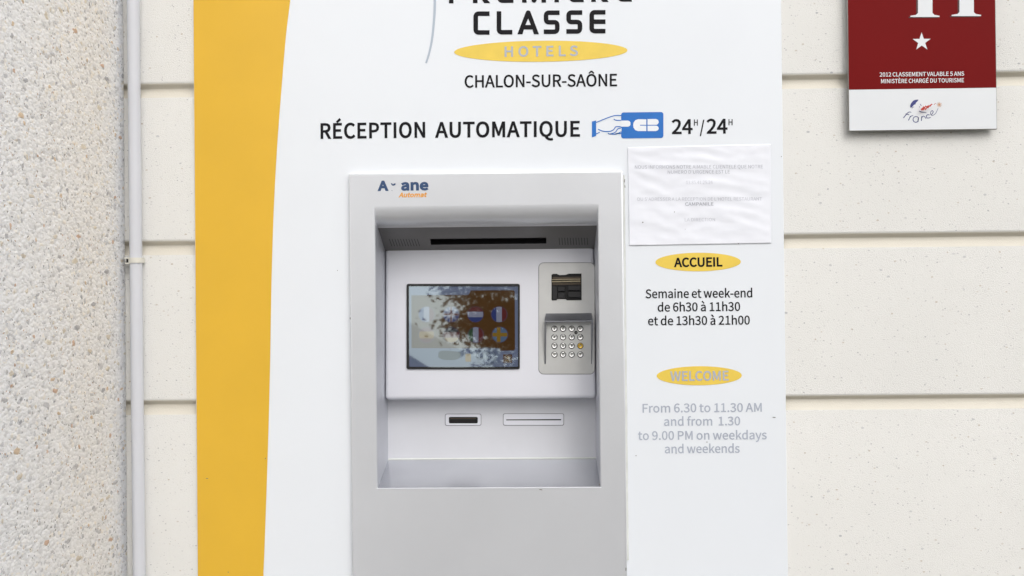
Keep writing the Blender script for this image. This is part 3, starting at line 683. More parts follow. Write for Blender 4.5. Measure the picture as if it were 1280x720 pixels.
# ------------------------------------------------------------------ red plaque
YP0, YP = -.013, -.020
pq = thing('hotel_plaque', 'dark red enamel plaque with a white letter, star and white foot, on the cream wall', 'plaque', at(1153, 164, 0))
PP = wallplane(YP)
px0, px1 = PP(1060.0, 90).x, PP(1245.7, 90).x; zb_, zm_, zt_ = PP(1153, 162.9).z, PP(1153, 110.8).z, PP(1153, -95).z
pm = MB(); pm.box((px0, YP, zb_), (px1, YP0, zt_), .0012, 2)
pm.build('backing', M_alu, pq, smooth=True)
for fx in (.12, .88):
    for zz in (zb_ + .05, zt_ - .05):
        xx = px0 + (px1 - px0) * fx; MB().cyl((xx, YP0, zz), (xx, -.0002, zz), .008, n=16).build('spacer', M_alu, pq, smooth=True)
MB().quad((px0 + .0014, YP - .0005, zm_), (px1 - .0014, YP - .0005, zm_), (px1 - .0014, YP - .0005, zt_ - .0014), (px0 + .0014, YP - .0005, zt_ - .0014)).build('red_face', M_red, pq)
MB().quad((px0 + .0014, YP - .0005, zb_ + .0014), (px1 - .0014, YP - .0005, zb_ + .0014), (px1 - .0014, YP - .0005, zm_ - .0004), (px0 + .0014, YP - .0005, zm_ - .0004)).build('white_face', M_pwhite, pq)
def H_(ox, oy):
    def stem(c0, c1, s0, s1, yb):
        t = -104 + yb
        return c0, c1, s0, s1, yb, t
    out = []
    for c0, c1, s0, s1, yb in ((1147.2, 1165.3, 1137.7, 1174.2, 21.4), (1199.0, 1217.0, 1189.3, 1226.0, 20.3)):
        t = yb - 92
        out.append([(s0, yb), (s1, yb), (s1, yb - 1.5), (c1 + 2.5, yb - 2.6), (c1, yb - 5), (c1, t + 5), (c1 + 2.5, t + 2.6), (s1, t + 1.5), (s1, t), (s0, t), (s0, t + 1.5), (c0 - 2.5, t + 2.6), (c0, t + 5), (c0, yb - 5), (c0 - 2.5, yb - 2.6), (s0, yb - 1.5)])
    out.append([(1165.5, -29), (1198.8, -29.4), (1198.8, -23.4), (1165.5, -23)])
    return [[(x + ox, y + oy) for x, y in p] for p in out]
hl = MB()
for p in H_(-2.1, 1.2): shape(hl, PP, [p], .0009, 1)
for p in H_(0, 0): shape(hl, PP, [p], .0013, 0)
hl.build('letter', [M_pwhite, M_pdark], pq)
star = [(1151.9 + r * math.sin(t), 52.4 - r * math.cos(t)) for i in range(10) for r, t in [((11.8 if i % 2 == 0 else 4.6), math.pi * i / 5 - .01)]]
shape(MB(), PP, [star], .0010).build('star', M_pwhite, pq)
tx = MB()
text(tx, PP, '2012 CLASSEMENT VALABLE 5 ANS', 1099.4, 1205.0, 95.9, 94.7, 5.2, .022, h=.001)
text(tx, PP, 'MINISTÈRE CHARGÉ DU TOURISME', 1101.2, 1204.8, 104.2, 102.9, 5.2, .022, h=.001)
tx.build('lettering', M_pwhite, pq)
def fp(pts): return [(1080 + x * .11111, 80 + y * .11111) for x, y in pts]
lg = MB()
for s_, wa, wb in (([(442, 608), (468, 575), (492, 548), (512, 540), (530, 546)], 9, 6), ([(466, 562), (490, 568), (508, 574)], 9, 6), ([(498, 636), (512, 606), (522, 586)], 9, 8), ([(516, 600), (534, 584), (552, 582)], 7, 6),
                 ([(612, 604), (590, 592), (564, 598), (550, 622), (560, 648), (586, 656), (606, 640), (612, 604)], 8, 8), ([(612, 604), (606, 630), (610, 650)], 8, 6), ([(650, 588), (646, 614), (644, 640)], 9, 8), ([(646, 606), (664, 588), (680, 594), (696, 616)], 8, 6),
                 ([(736, 574), (712, 572), (700, 590), (710, 608), (736, 606), (748, 600)], 8, 7), ([(752, 572), (770, 556), (776, 534), (762, 526), (748, 545), (752, 572), (772, 578), (800, 560), (820, 526), (832, 498)], 8, 4)):
    shape(lg, PP, [fp(stroke(curve(s_, 5), wa, wb))], .0010, 0)
shape(lg, PP, [fp(curve([(518, 488), (520, 462), (535, 432), (560, 410), (590, 402), (610, 404), (600, 420), (580, 440), (580, 452), (558, 462), (545, 480), (530, 492)], 3))], .0010, 0)
shape(lg, PP, [fp(stroke(curve([(538, 498), (550, 488), (560, 482)], 4), 6, 4))], .0011, 0)
for s_ in ([(622, 528), (640, 510), (652, 482)], [(640, 528), (664, 500), (676, 474)], [(664, 524), (690, 496), (704, 470)], [(694, 506), (716, 480), (744, 458)], [(720, 490), (738, 470), (750, 462)], [(764, 468), (784, 452)], [(624, 520), (650, 500), (690, 486), (730, 476)]):
    shape(lg, PP, [fp(stroke(curve(s_, 4), 17 if s_[0][0] < 700 else 8, 5))], .0010 + .00002 * len(lg.m), 1)
shape(lg, PP, [fp(stroke(curve([(620, 530), (650, 542), (700, 550)], 4), 9, 4))], .0012, 0)
for cx, cy in ((634, 456), (622, 484), (640, 468)): shape(lg, PP, [fp(oval(cx, cy, 5, 5, 0, 8))], .0012, 0)
for k in range(4):
    a_ = k * math.pi / 4 + .2
    shape(lg, PP, [fp(stroke([(845 - 30 * math.cos(a_), 458 - 30 * math.sin(a_)), (845, 458), (845 + 30 * math.cos(a_), 458 + 30 * math.sin(a_))], 5))], .0010 + .0001 * k, 2)
lg.build('emblem', [M_navy, M_lred, M_gold], pq)

# ------------------------------------------------------------------ the machine
YF = -.022                                           # front face of the fascia
DF = D + YF
kx = thing('automat_kiosk', 'silver self check-in machine set into the white board, with screen and keypad', 'kiosk', ((KX0 + KX1) / 2, 0, KZ0))
def dep(ratio): return YF + DF * (1 / ratio - 1)
YT, YL, YK = YF + .143, YF + .116, YF + .168        # screen panel top, its lip, back of the niche
OX0, OX1 = at(470.2, 430, YF).x, at(749.0, 430, YF).x
OZ0 = at(610, 609.5, YF).z
ZL = at(610, 256.5, YF).z                           # where the fascia starts rolling into the niche
YC, ZC = YF + .040, at(610, 281.2, YF + .040).z
fa = MB(); e = .0035
FX0, FX1, FZ0, FZ1 = KX0, KX1, KZ0, KZ1
c = .0018
# front ring: bottom, left, right, top
xs = [FX0 + e, OX0 - c, OX1 + c, FX1 - e]; zs_ = [FZ0 + e, OZ0 - c, ZL, FZ1 - e]
for i in range(3):
    for j in range(3):
        if i == 1 and j == 1: continue
        fa.quad((xs[i], YF, zs_[j]), (xs[i + 1], YF, zs_[j]), (xs[i + 1], YF, zs_[j + 1]), (xs[i], YF, zs_[j + 1]))
# rounded outer edge
def rect(x0, x1, z0, z1, Y): return [(x0, Y, z0), (x1, Y, z0), (x1, Y, z1), (x0, Y, z1)]
rows = []
for k in range(6):
    t = k / 5 * math.pi / 2; d_ = e * (1 - math.sin(t)); yy = YF + e * (1 - math.cos(t))
    rows.append(rect(FX0 + d_, FX1 - d_, FZ0 + d_, FZ1 - d_, yy))
rows.append(rect(FX0, FX1, FZ0, FZ1, .012))
vs = [v for r_ in rows for v in r_]
fa.add(vs, [(4 * (k + 1) + i, 4 * (k + 1) + (i + 1) % 4, 4 * k + (i + 1) % 4, 4 * k + i) for k in range(len(rows) - 1) for i in range(4)])
# opening edges: chamfers at left, right and bottom
fa.quad((OX0 - c, YF, OZ0 - c), (OX0, YF + c, OZ0), (OX0, YF + c, ZL), (OX0 - c, YF, ZL))
fa.quad((OX1 + c, YF, OZ0 - c), (OX1 + c, YF, ZL), (OX1, YF + c, ZL), (OX1, YF + c, OZ0))
fa.quad((OX0 - c, YF, OZ0 - c), (OX1 + c, YF, OZ0 - c), (OX1, YF + c, OZ0), (OX0, YF + c, OZ0))
# rolled lip
n = 16; lip = []
for k in range(n + 1):
    t = k / n * math.pi / 2
    lip.append((YF + (YC - YF) * (1 - math.cos(t)), ZL - (ZL - ZC) * math.sin(t)))
vs = [(x, y, z) for y, z in lip for x in (OX0 - c, OX1 + c)]
fa.add(vs, [(2 * k + 2, 2 * k + 3, 2 * k + 1, 2 * k) for k in range(n)])
# side returns closing the lip down to the niche walls
for X in (OX0, OX1):
    pts = [(X, YF + c, ZC)] + [(X, YC, ZC)] + [(X, y, z) for y, z in lip[::-1]]
    fa.add(pts, [list(range(len(pts)))])
fa.build('fascia', M_fascia, kx, smooth=True, angle=40)

# niche walls
TP = Vector((0, YT, at(610, 314.0, YT).z)); 
ZB = at(610, 573.6, YK).z
nm = MB()
for X in (OX0, OX1):
    nm.quad((X, YF + c, OZ0), (X, YK, ZB), (X, YK, ZC), (X, YF + c, ZC))
nm.quad((OX0, YK, ZB), (OX1, YK, ZB), (OX1, YK, ZC), (OX0, YK, ZC))
nm.m[0] = nm.m[1] = 1; nm.build('niche', [M_inner, M_side], kx)
# sloping shelf with a thin bead at the back
sh = MB()
sh.quad((OX0, YF + c, OZ0), (OX1, YF + c, OZ0), (OX1, YK, ZB), (OX0, YK, ZB))
shelf = sh.build('shelf', M_shelf, kx)
MB().cyl((OX0, YK - .0008, ZB + .0008), (OX1, YK - .0008, ZB + .0008), .0018, n=8).build('sealant_bead', M_caulk, shelf, smooth=True)
MB().box((OX0 + .001, YF - .0006, OZ0 - .0022), (OX1 - .001, YF + .003, OZ0 - .0002), .0007).build('front_edge', M_panel, shelf, smooth=True)

# canopy: sloping soffit with a slot and two grilles
CA = Vector((0, YC, ZC - .004)); CB = Vector((0, YT + .004, TP.z + .002))
cu_ = (CB - CA).normalized(); CN = Vector((0, cu_.z, -cu_.y)); CN = CN if CN.y < 0 else -CN
PC = Flat(CA, CN)
cm = MB()
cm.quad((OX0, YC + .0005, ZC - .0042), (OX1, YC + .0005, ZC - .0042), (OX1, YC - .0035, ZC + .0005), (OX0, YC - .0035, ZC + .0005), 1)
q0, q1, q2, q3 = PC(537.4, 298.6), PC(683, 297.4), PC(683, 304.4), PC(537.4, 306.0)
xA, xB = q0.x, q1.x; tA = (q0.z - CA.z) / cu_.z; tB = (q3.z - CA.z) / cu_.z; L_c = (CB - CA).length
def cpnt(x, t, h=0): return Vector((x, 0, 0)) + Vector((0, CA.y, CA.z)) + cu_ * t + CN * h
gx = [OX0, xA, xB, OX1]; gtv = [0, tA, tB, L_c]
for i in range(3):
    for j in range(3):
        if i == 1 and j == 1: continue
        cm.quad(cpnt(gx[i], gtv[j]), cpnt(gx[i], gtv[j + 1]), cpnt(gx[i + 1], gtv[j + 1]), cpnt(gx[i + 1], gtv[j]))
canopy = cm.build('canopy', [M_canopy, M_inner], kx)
sm = MB(); hd = -.012
A4 = [cpnt(xA, tA), cpnt(xB, tA), cpnt(xB, tB), cpnt(xA, tB)]; B4 = [cpnt(xA, tA + .004, hd), cpnt(xB, tA + .004, hd), cpnt(xB, tB, hd), cpnt(xA, tB, hd)]
sm.add(A4 + B4, [(i, (i + 1) % 4, (i + 1) % 4 + 4, i + 4) for i in range(4)] + [(4, 5, 6, 7)])
sm.build('slot', M_black, canopy)
def grille(x0, x1, y0, y1, n, lean):
    g = MB()
    for k in range(n):
        x = x0 + (x1 - x0) * k / (n - 1)
        shape(g, PC, [[(x, y0), (x + .9, y0), (x + .9 + lean, y1), (x + lean, y1)]], .0004)
    g.build('grille', M_black, canopy)
grille(486.2, 521.0, 298.6, 307.6, 11, 3.2); grille(698.4, 733.4, 297.0, 306.0, 11, .8)

# screen panel
LB = Vector((0, YL, at(610, 497.5, YL).z))
su = (TP - LB).normalized(); SN = Vector((0, -su.z, su.y))
if SN.y > 0: SN = -SN
PS = Flat(LB, SN)
Lp = (TP - LB).length
fr = Matrix((Vector((1, 0, 0)), su, SN)).transposed().to_4x4(); fr.translation = LB      # local x, along panel, out of panel
pnl = MB(); pnl.box((OX0 + .0012, -.002, -.05), (OX1 - .0012, Lp + .02, 0), .009, 5, mat=fr)
panel = pnl.build('screen_panel', M_panel, kx, smooth=True)
# screen: black surround, lit picture and a glass pane over it
scr = MB(); plate(scr, PS, rrect(508.2, 354.8, 649.8, 461.6, 2.6), -.001, .0012, 0, .0006)
screen = scr.build('screen', M_black, kx)
def emis(name, rgb, k=1.0, var=.06):
    t = NT(name); v = t.coord(); nz = t.noise(v, 60, 3); c = tuple(x * k for x in lin(rgb))
    t.l(t.ramp(nz.outputs['Fac'], [(.3, tuple(x * (1 - var) for x in c)), (.7, c)]), t.b.inputs['Emission Color'])
    t.b.inputs['Emission Strength'].default_value = 1; t.b.inputs['Base Color'].default_value = (.01, .01, .01, 1); t.b.inputs['Roughness'].default_value = .6; t.b.inputs['Specular IOR Level'].default_value = .1
    return t.m
E_bg = emis('screen_slate', (92, 100, 122)); E_br = emis('screen_brown', (70, 48, 25), var=.12); E_ph = emis('screen_photo_strip', (88, 98, 118)); E_dk = emis('screen_dark', (34, 38, 50), var=.4)
E_w = emis('flag_white', (112, 115, 132)); E_r = emis('flag_red', (78, 34, 34)); E_b = emis('flag_blue', (44, 52, 96)); E_g = emis('flag_green', (36, 58, 38)); E_y = emis('flag_yellow', (112, 88, 34)); E_k = emis('flag_dark', (30, 26, 34)); E_lb = emis('flag_light_blue', (72, 88, 112)); E_rim = emis('flag_rim', (70, 58, 74)); E_sq = emis('screen_icon', (72, 48, 30)); E_ink = emis('stamp_ink', (46, 54, 74))
def sp_(pts): return [(490 + x * .1805, 340 + y * .1805) for x, y in pts]
ui = MB()
shape(ui, PS, [sp_(rrect(120, 102, 872, 656, 6))], .0014, 0)
shape(ui, PS, [sp_([(135, 162), (530, 158), (548, 128), (840, 126), (850, 134), (852, 535), (842, 544), (748, 546), (740, 528), (135, 528)])], .00150, 1)
shape(ui, PS, [sp_([(135, 534), (746, 534), (746, 640), (135, 640)])], .00150, 2)
shape(ui, PS, [sp_(curve([(322, 560), (345, 545), (420, 548), (470, 556), (476, 580), (450, 606), (400, 610), (350, 606), (320, 590)], 3))], .00156, 3)
shape(ui, PS, [sp_(rrect(508, 566, 548, 622, 8))], .00156, 6)
shape(ui, PS, [sp_(rrect(512, 540, 540, 562, 8))], .00158, 5)
shape(ui, PS, [sp_(rrect(770, 570, 832, 630, 3))], .00156, 4)
shape(ui, PS, [sp_(stroke([(784, 612), (816, 612)], 5))], .0016, 6)
shape(ui, PS, [sp_(oval(802, 592, 10, 7, 0, 16))], .0016, 6)
display = ui.build('display', [E_bg, E_br, E_ph, E_dk, E_sq, E_b, E_y], screen)
stp = MB()
for r0 in (66, 58):
    ring_ = oval(652, 588, r0, r0 * .98, 0, 40)
    for i in range(40):
        if r0 == 58 and (i % 40 in (18, 19, 20, 21, 22, 0, 1, 39, 38)): continue
        shape(stp, PS, [sp_(stroke([ring_[i], ring_[(i + 1) % 40]], 4))], .0017)
text(stp, PS, 'GARANTIE', 595.8, 618.8, 449.6, 449.4, 3.6, .05, h=.0017)
text(stp, PS, '100%', 603.4, 613.4, 443.2, 443.1, 3.4, .05, h=.0017)
stp.build('stamp', E_ink, screen)
def disc(mb, cx, cy, r, bands, vertical, h):
    for (a, b_, mi) in bands:
        pts = []
        for s_ in (1, -1):
            for k in range(9):
                u = a + (b_ - a) * (k / 8 if s_ == 1 else 1 - k / 8)
                q = math.sqrt(max(0, 1 - u * u)) * s_
                pts.append((cx + r * u, cy + r * q) if vertical else (cx + r * q, cy + r * u))
        pp = []
        for q in pts:
            if not pp or (abs(q[0] - pp[-1][0]) + abs(q[1] - pp[-1][1])) > .02: pp.append(q)
        if abs(pp[0][0] - pp[-1][0]) + abs(pp[0][1] - pp[-1][1]) < .02: pp.pop()
        shape(mb, PS, [sp_(pp)], h, mi)
FL = [E_w, E_r, E_b, E_g, E_y, E_k, E_lb, E_rim]
T3 = lambda a, b, c: [(-1, -.36, a), (-.36, .36, b), (.36, 1, c)]
for cx, cy, kind in ((240, 294, 'fr'), (410, 294, 'uk'), (578, 294, 'nl'), (742, 294, 'it0'), (240, 436, 'es'), (412, 436, 'de'), (580, 436, 'it'), (747, 434, 'se')):
    f = MB(); shape(f, PS, [sp_(oval(cx, cy, 58, 56, 0, 32))], .00155, 7)
    rr = 53
    if kind == 'fr': disc(f, cx, cy, rr, T3(2, 0, 1), True, .00162)
    if kind == 'it0': disc(f, cx, cy, rr, T3(2, 0, 1), True, .00162)
    if kind == 'it': disc(f, cx, cy, rr, T3(3, 0, 1), True, .00162)
    if kind == 'nl': disc(f, cx, cy, rr, T3(1, 0, 2), False, .00162)
    if kind == 'es': disc(f, cx, cy, rr, [(-1, -.45, 1), (-.45, .45, 4), (.45, 1, 1)], False, .00162)
    if kind == 'de': disc(f, cx, cy, rr, T3(5, 1, 4), False, .00162)
    if kind in ('uk', 'se'):
        shape(f, PS, [sp_(oval(cx, cy, rr, rr, 0, 32))], .00162, 2 if kind == 'uk' else 6)
        for wd, mi, hh_ in ((26, 0 if kind == 'uk' else 4, .00168), (13, 1, .00174)):
            if kind == 'se' and mi == 1: continue
            ox = -8 if kind == 'se' else 0; q = rr * .97
            if kind == 'uk' and wd == 26:
                for sg in (1, -1): shape(f, PS, [sp_(stroke([(cx - q * .7, cy - sg * q * .7), (cx + q * .7, cy + sg * q * .7)], 14))], .00165 + .00001 * sg, 0)
            shape(f, PS, [sp_([(cx - q, cy - wd / 2), (cx + q, cy - wd / 2), (cx + q, cy + wd / 2), (cx - q, cy + wd / 2)])], hh_, mi)
            shape(f, PS, [sp_([(cx + ox - wd / 2, cy - q), (cx + ox + wd / 2, cy - q), (cx + ox + wd / 2, cy + q), (cx + ox - wd / 2, cy + q)])], hh_ + .00003, mi)
    f.build('flag_icon', FL, screen)
gt_ = NT('touch_glass'); 
gl = gt_.n('BsdfGlossy'); gl.inputs['Roughness'].default_value = .02; gl.inputs['Color'].default_value = (.82, .97, 1, 1); tr = gt_.n('BsdfTransparent'); mx = gt_.n('MixShader')
fre = gt_.n('Fresnel'); fre.inputs['IOR'].default_value = 2.65
gt_.l(fre.outputs[0], mx.inputs[0]); gt_.l(tr.outputs[0], mx.inputs[1]); gt_.l(gl.outputs[0], mx.inputs[2]); gt_.l(mx.outputs[0], gt_.out.inputs['Surface'])
gp = MB(); shape(gp, PS, [rrect(511.3, 357.6, 647.5, 459.2, 1.2)], .0026); gp.build('glass', gt_.m, screen)
# bezel rim standing proud of the glass
bz = MB()
def rim(outer, inner, h):
    n = len(outer); vs = [PS(x, y, .0010) for x, y in outer] + [PS(x, y, h) for x, y in outer] + [PS(x, y, h) for x, y in inner] + [PS(x, y, .0013) for x, y in inner]
    bz.add(vs, [(k * n + i, k * n + (i + 1) % n, (k + 1) * n + (i + 1) % n, (k + 1) * n + i) for k in range(3) for i in range(n)])
rim(rrect(508.4, 355.0, 649.6, 461.4, 2.6), rrect(511.2, 357.8, 647.6, 459.4, 1.2), .0034)
bz.build('bezel', M_black, screen)

# steel plate with card reader and keypad
pl = MB(); plate(pl, PS, rrect(673.6, 328.6, 743.2, 467.4, 6.2, 8), -.001, .0022, 0, .0007)
shape(pl, PS, [rrect(673.0, 328.0, 743.8, 468.0, 6.6, 8)], .0004, 1); kp = pl.build('keypad', [M_steel, M_shadow_line], kx)
PK = Flat(LB + SN * .0022, SN)
rd = MB()
out_ = [(689.4, 343.6), (691, 342.4), (696, 342.3), (699, 343.9), (707, 343.6), (711, 342.2), (726.8, 342.0), (727.0, 375.2), (708.6, 375.4), (707, 373.8), (697, 373.8), (695.5, 375.4), (690.2, 375.6), (689.4, 374.4)]
plate(rd, PK, out_, -.001, .0014, 0, .0005)
shape(rd, PK, [[(690.5, 358), (693.8, 357.8), (696, 358.6), (696, 373.5), (694.6, 374.6), (691, 374.8)]], .0040, 1)
for a_ in ((697.4, 358.6, 706.2, 364.2), (697.4, 366.2, 706.2, 372.8), (709.8, 357.4, 726.0, 363.0), (709.8, 364.8, 726.0, 371.8)):
    plate(rd, PK, rrect(*a_, .5, 2), .001, .0055, 1, .0008)
shape(rd, PK, [[(690.6, 346.6), (726.2, 346.0), (726.2, 348.6), (690.6, 349.4)]], .0030, 2)
shape(rd, PK, [[(690.6, 353.6), (726.2, 353.0), (726.2, 355.8), (690.6, 356.6)]], .0030, 2)
reader = rd.build('card_reader', [M_void, M_black, M_brown], kp)
for y0, th in ((348.9, 1.0), (351.2, 1.5)):
    m_ = MB(); plate(m_, PK, [(689.8, y0 + .4), (725.4, y0 - .3), (725.4, y0 - .3 + th), (689.8, y0 + .4 + th)], .002, .0060, 0, .0004); m_.build('reader_bar', M_brass, kp)
hd_ = MB(); HP = .020
def hp(x, y, h): return PK(x, y, h)
# shield: sloping top, then two cheeks that run back to the plate
tw = [(682.2, 391.8), (739.4, 391.2)]
lo_ = [(680.6, 401.2), (741.2, 400.4)]
def atH(x, y, h): return hit(x, y, PK.P + PK.N * h, PK.N)
a0, a1 = hp(*tw[0], 0), hp(*tw[1], 0); b0, b1 = atH(*lo_[0], HP), atH(*lo_[1], HP)
hd_.quad(b0, b1, a1, a0)
t_ = .0016
i0, i1 = atH(lo_[0][0] + 1.6, lo_[0][1] + 1.4, HP), atH(lo_[1][0] - 1.6, lo_[1][1] + 1.4, HP)
hd_.quad(i0, i1, b1, b0)
u0, u1 = hp(683.6, 394.6, 0), hp(738, 394.0, 0)
hd_.quad(u0, u1, i1, i0)
for sgn, bb, ii, xb, aa, uu in ((1, b0, i0, 681.4, a0, u0), (-1, b1, i1, 738.8, a1, u1)):
    e0, e1 = hp(xb - (0.8 if sgn == 1 else 0) , 455, 0), hp(xb + (1.0 if sgn == 1 else 1.0), 455, 0)
    if sgn == -1: e0, e1 = e1, e0
    hd_.quad(bb, e0, e1, ii)                      # thin front edge of the cheek
    hd_.add([bb, aa, e0], [(0, 1, 2)]); hd_.add([ii, e1, uu], [(0, 1, 2)])
hd_.build('keypad_shield', M_shield_dim, kp)
kxp = [693.1, 703.8, 714.6, 725.4]; kyp = [410.9, 421.5, 432.3, 443.2]
def keymesh():
    k = MB(); prof_ = [(.0062, 0), (.0062, .0008), (.0056, .0022), (.0048, .0026), (.0030, .0023), (0.0004, .0021)]
    n = 20
    for r_, z in prof_: k.v += [Vector((r_ * math.cos(2 * math.pi * i / n), r_ * math.sin(2 * math.pi * i / n), z)) for i in range(n)]
    for j in range(len(prof_) - 1):
        for i in range(n): k.f.append([j * n + i, j * n + (i + 1) % n, (j + 1) * n + (i + 1) % n, (j + 1) * n + i]); k.m.append(0)
    k.f.append([(len(prof_) - 1) * n + i for i in range(n)]); k.m.append(0)
    return k
digs = ['1', '2', '3', None, '4', '5', '6', None, '7', '8', '9', None, None, '0', None, None]
for r_ in range(4):
    for c_ in range(4):
        k = keymesh(); d_ = digs[r_ * 4 + c_]
        P0 = PK(kxp[c_], kyp[r_], 0)
        F2 = Matrix((Vector((1, 0, 0)), su, SN)).transposed().to_4x4(); F2.translation = P0
        k.v = [F2 @ v for v in k.v]
        # dark gap round the key
        n = 20; g0 = len(k.v)
        k.add([F2 @ Vector((q * math.cos(2 * math.pi * i / n), q * math.sin(2 * math.pi * i / n), .0003)) for q in (.0072, .0061) for i in range(n)], [(i, (i + 1) % n, n + (i + 1) % n, n + i) for i in range(n)], 1)
        if d_: text(k, PK, d_, kxp[c_] - .9, kxp[c_] + .9, kyp[r_] + 1.4, kyp[r_] + 1.4, 2.9, 0, h=.0029, mi=1)
        else: shape(k, PK, [oval(kxp[c_], kyp[r_], .9, .9, 0, 10)], .0029, 2)
        o = k.build('key', [M_keygold if (r_, c_) == (2, 3) else M_key, M_black, M_alu], kp, smooth=True)
        if (r_, c_) == (2, 3): o['label'] = 'yellow key in the right column'
kn = MB(); F2 = Matrix((Vector((1, 0, 0)), su, SN)).transposed().to_4x4(); F2.translation = PK(720.0, 415.6, 0)
kn.cyl(F2 @ Vector((0, 0, 0)), F2 @ Vector((0, 0, .004)), .0042, .0034, 16); kn.cyl(F2 @ Vector((0, 0, .004)), F2 @ Vector((0, 0, .0046)), .0012, .001, 10, 1)
kn.build('peephole', [M_black, M_alu], kp, smooth=True)

# slots in the lower back
PW = wallplane(YK)
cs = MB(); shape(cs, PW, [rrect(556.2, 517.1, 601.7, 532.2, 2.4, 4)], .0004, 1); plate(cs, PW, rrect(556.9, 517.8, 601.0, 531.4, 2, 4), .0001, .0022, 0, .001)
cash = cs.build('cash_slot', [M_panel, M_shadow_line], kx)
m_ = MB(); shape(m_, PW, [rrect(561.2, 521.0, 597.3, 529.0, 1.6, 4)], .0026, 0); shape(m_, PW, [rrect(563.0, 524.4, 596.4, 528.4, .6, 3)], .0030, 1)
shape(m_, PW, [rrect(563.0, 522.0, 595.0, 523.4, .3, 2)], .0030, 2); m_.build('slot_mouth', [M_black, M_void, M_brown], cash)
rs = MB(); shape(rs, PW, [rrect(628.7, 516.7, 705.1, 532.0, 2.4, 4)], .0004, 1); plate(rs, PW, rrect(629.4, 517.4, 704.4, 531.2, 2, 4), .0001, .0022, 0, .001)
rec = rs.build('receipt_slot', [M_panel, M_shadow_line], kx)
m_ = MB(); shape(m_, PW, [[(632.8, 524.1), (701.4, 523.7), (701.4, 525.2), (632.8, 525.3)]], .0026, 0); m_.build('slit', M_black, rec)
# maker's worn logo
PF = wallplane(YF); lg = MB()
text(lg, PF, 'A', 472.4, 485.4, 238.9, 238.7, 13.0, .075, h=.0004)
text(lg, PF, 'ane', 501.4, 535.6, 238.4, 238.0, 13.6, .07, h=.0004)
shape(lg, PF, [[(488.6, 229.2), (490.2, 229.0), (491.2, 230.8), (492.4, 229.4), (494.6, 229.2), (494.2, 231.4), (491.4, 232.2), (489.8, 231.6)]], .0004)
shape(lg, PF, [oval(490, 238.2, .5, .4, 0, 8)], .0004)
lg.build('logo_lettering', M_navy2, kx)
text(MB(), PF, 'Automat', 498.4, 533.0, 246.8, 246.4, 6.0, .06, h=.0004, shear=.22).build('logo_lettering', M_orange, kx)
# mastic along the right-hand edge
ml = MB(); za, zb2 = at(780, 219, YB).z, at(780, 700, YB).z
nseg = 60; pts = []
for k in range(nseg + 1):
    z = za + (zb2 - za) * k / nseg; wv = .0030 + .0012 * noise.noise(Vector((3, z * 30, 2)))
    pts.append([(FX1 - .001, YB - .006, z), (FX1 + wv, YB - .0035, z), (FX1 + wv + .0022, YB - .0004, z)])
ml.add([p for r_ in pts for p in r_], [(3 * k + 3 + j, 3 * k + 4 + j, 3 * k + 1 + j, 3 * k + j) for k in range(nseg) for j in range(2)])
ml.build('sealant', M_caulk, kx, smooth=True, angle=80)
ds = MB()
for cx, cy, a_, b_, t in ((782.4, 711.5, .5, 2.4, 0), (780.6, 226, .5, 2.5, .15), (781.2, 233, .4, 2, -.1), (749.3, 606, .9, .8, 0), (676, 612, 2.2, .5, .2), (437.8, 398, .5, 1.5, 0)):
    shape(MB(), PF, [oval(cx, cy, a_, b_, t, 10)], .0005).build('dirt_mark', M_dirt, kx)
# steel box behind the niche so the wall is closed
bx = MB(); bx.box((OX0 - .02, YK + .01, KZ0), (OX1 + .02, YK + .03, KZ1 - .01)); bx.build('rear_housing', M_canopy, kx)

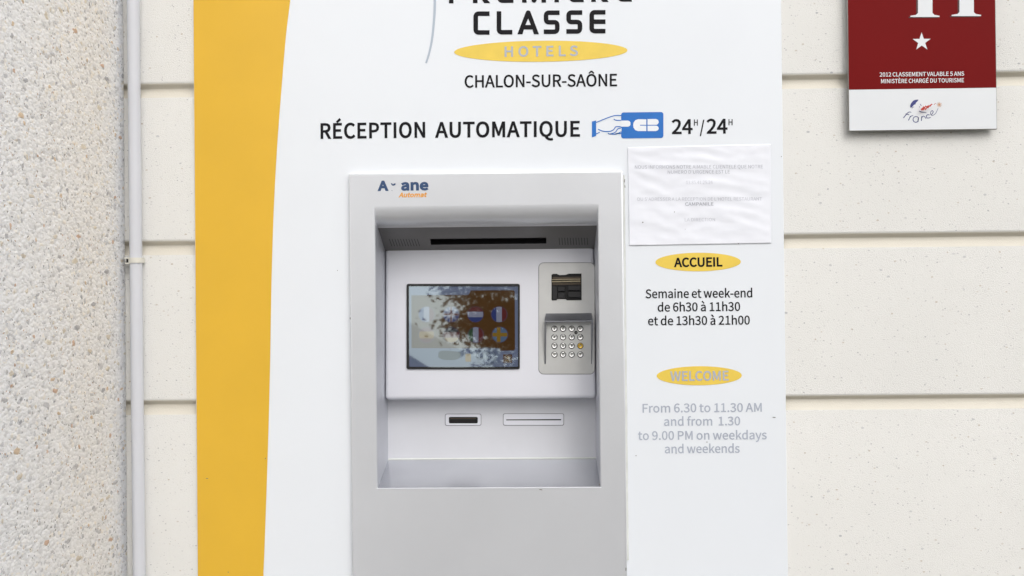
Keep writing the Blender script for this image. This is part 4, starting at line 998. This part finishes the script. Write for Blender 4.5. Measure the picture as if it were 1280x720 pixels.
# ------------------------------------------------------------------ across the street, seen in the glass: a tree and a house
M_leaf = paint('leaf', (44, 46, 22), .7, var=.35, scale=2)
M_bark = paint('bark', (78, 66, 54), .9, var=.3, scale=20)
def tree(loc, h, crown, rx, nleaf, label, seed):
    rnd = random.Random(seed)
    t = thing('broadleaf_tree', label, 'tree', loc)
    tk = MB(); base = Vector(loc); topz = base + Vector((.1, 0, h))
    tk.cyl(base, base + Vector((.05, .03, h * .45)), .19, .14, 14); tk.cyl(base + Vector((.05, .03, h * .45)), topz, .14, .05, 12)
    tips = []
    for k in range(14):
        a_ = rnd.uniform(0, 6.28); s_ = base + Vector((.06, 0, h * rnd.uniform(.38, .85)))
        e_ = s_ + Vector((math.cos(a_), math.sin(a_), rnd.uniform(.1, .6))) * rx * rnd.uniform(.5, .85)
        tk.cyl(s_, e_, .06, .015, 8); tips.append(e_)
    tk.build('trunk', M_bark, t, smooth=True)
    lf = MB(); cc = base + Vector((0, 0, crown))
    hz = h - crown + .9
    clumps = []
    while len(clumps) < 260:
        p = Vector((rnd.uniform(-1, 1), rnd.uniform(-1, 1), rnd.uniform(-1, 1)))
        if p.length < 1 and p.length > .25: clumps.append(cc + Vector((p.x * rx, p.y * rx, p.z * hz)))
    for k in range(nleaf):
        c0 = rnd.choice(clumps); p = c0 + Vector((rnd.gauss(0, .34), rnd.gauss(0, .34), rnd.gauss(0, .10)))
        s_ = rnd.uniform(.04, .075)
        u = Vector((rnd.gauss(0, 1), rnd.gauss(0, 1), rnd.gauss(0, .5))).normalized(); v = u.cross(Vector((rnd.gauss(0, .5), rnd.gauss(0, .5), 1))).normalized()
        lf.add([p - u * s_, p - v * s_ * .5, p + u * s_, p + v * s_ * .5], [(0, 1, 2, 3)])
    lf.build('crown', M_leaf, t)
tree((1.52, -15.2, -.14), 6.6, 4.34, 2.9, 125000, 'broad leafy tree across the street, its brown leaves mirrored in the screen', 3)
M_hw = paint('house_render', (206, 198, 184), .9, var=.08, scale=2); M_roof = paint('roof_tile', (74, 62, 58), .8, var=.25, scale=8); M_win = paint('window_glass', (40, 46, 54), .1)
hloc = (-7.0, -34, -.14)
hs2 = thing('gabled_house', 'low pale house with a dark pitched roof across the street', 'house', hloc)
hm = MB(); hm.box((-12.5, -38, -.14), (-1.5, -31, 2.55)); hm.build('wall', M_hw, hs2)
rf = MB()
rv = [(-13, -38.4, 2.6), (-.9, -38.4, 2.6), (-.9, -30.6, 2.6), (-13, -30.6, 2.6), (-10.5, -34.5, 5.1), (-4.7, -34.5, 5.1)]
rf.add(rv, [(3, 2, 5, 4), (2, 1, 5), (1, 0, 4, 5), (0, 3, 4), (0, 1, 2, 3)]); rf.build('roof', M_roof, hs2)
for wx in (-11, -7.5, -4):
    MB().box((wx, -30.99, 1.0), (wx + 1.1, -30.9, 2.4), .02).build('window', M_win, hs2)
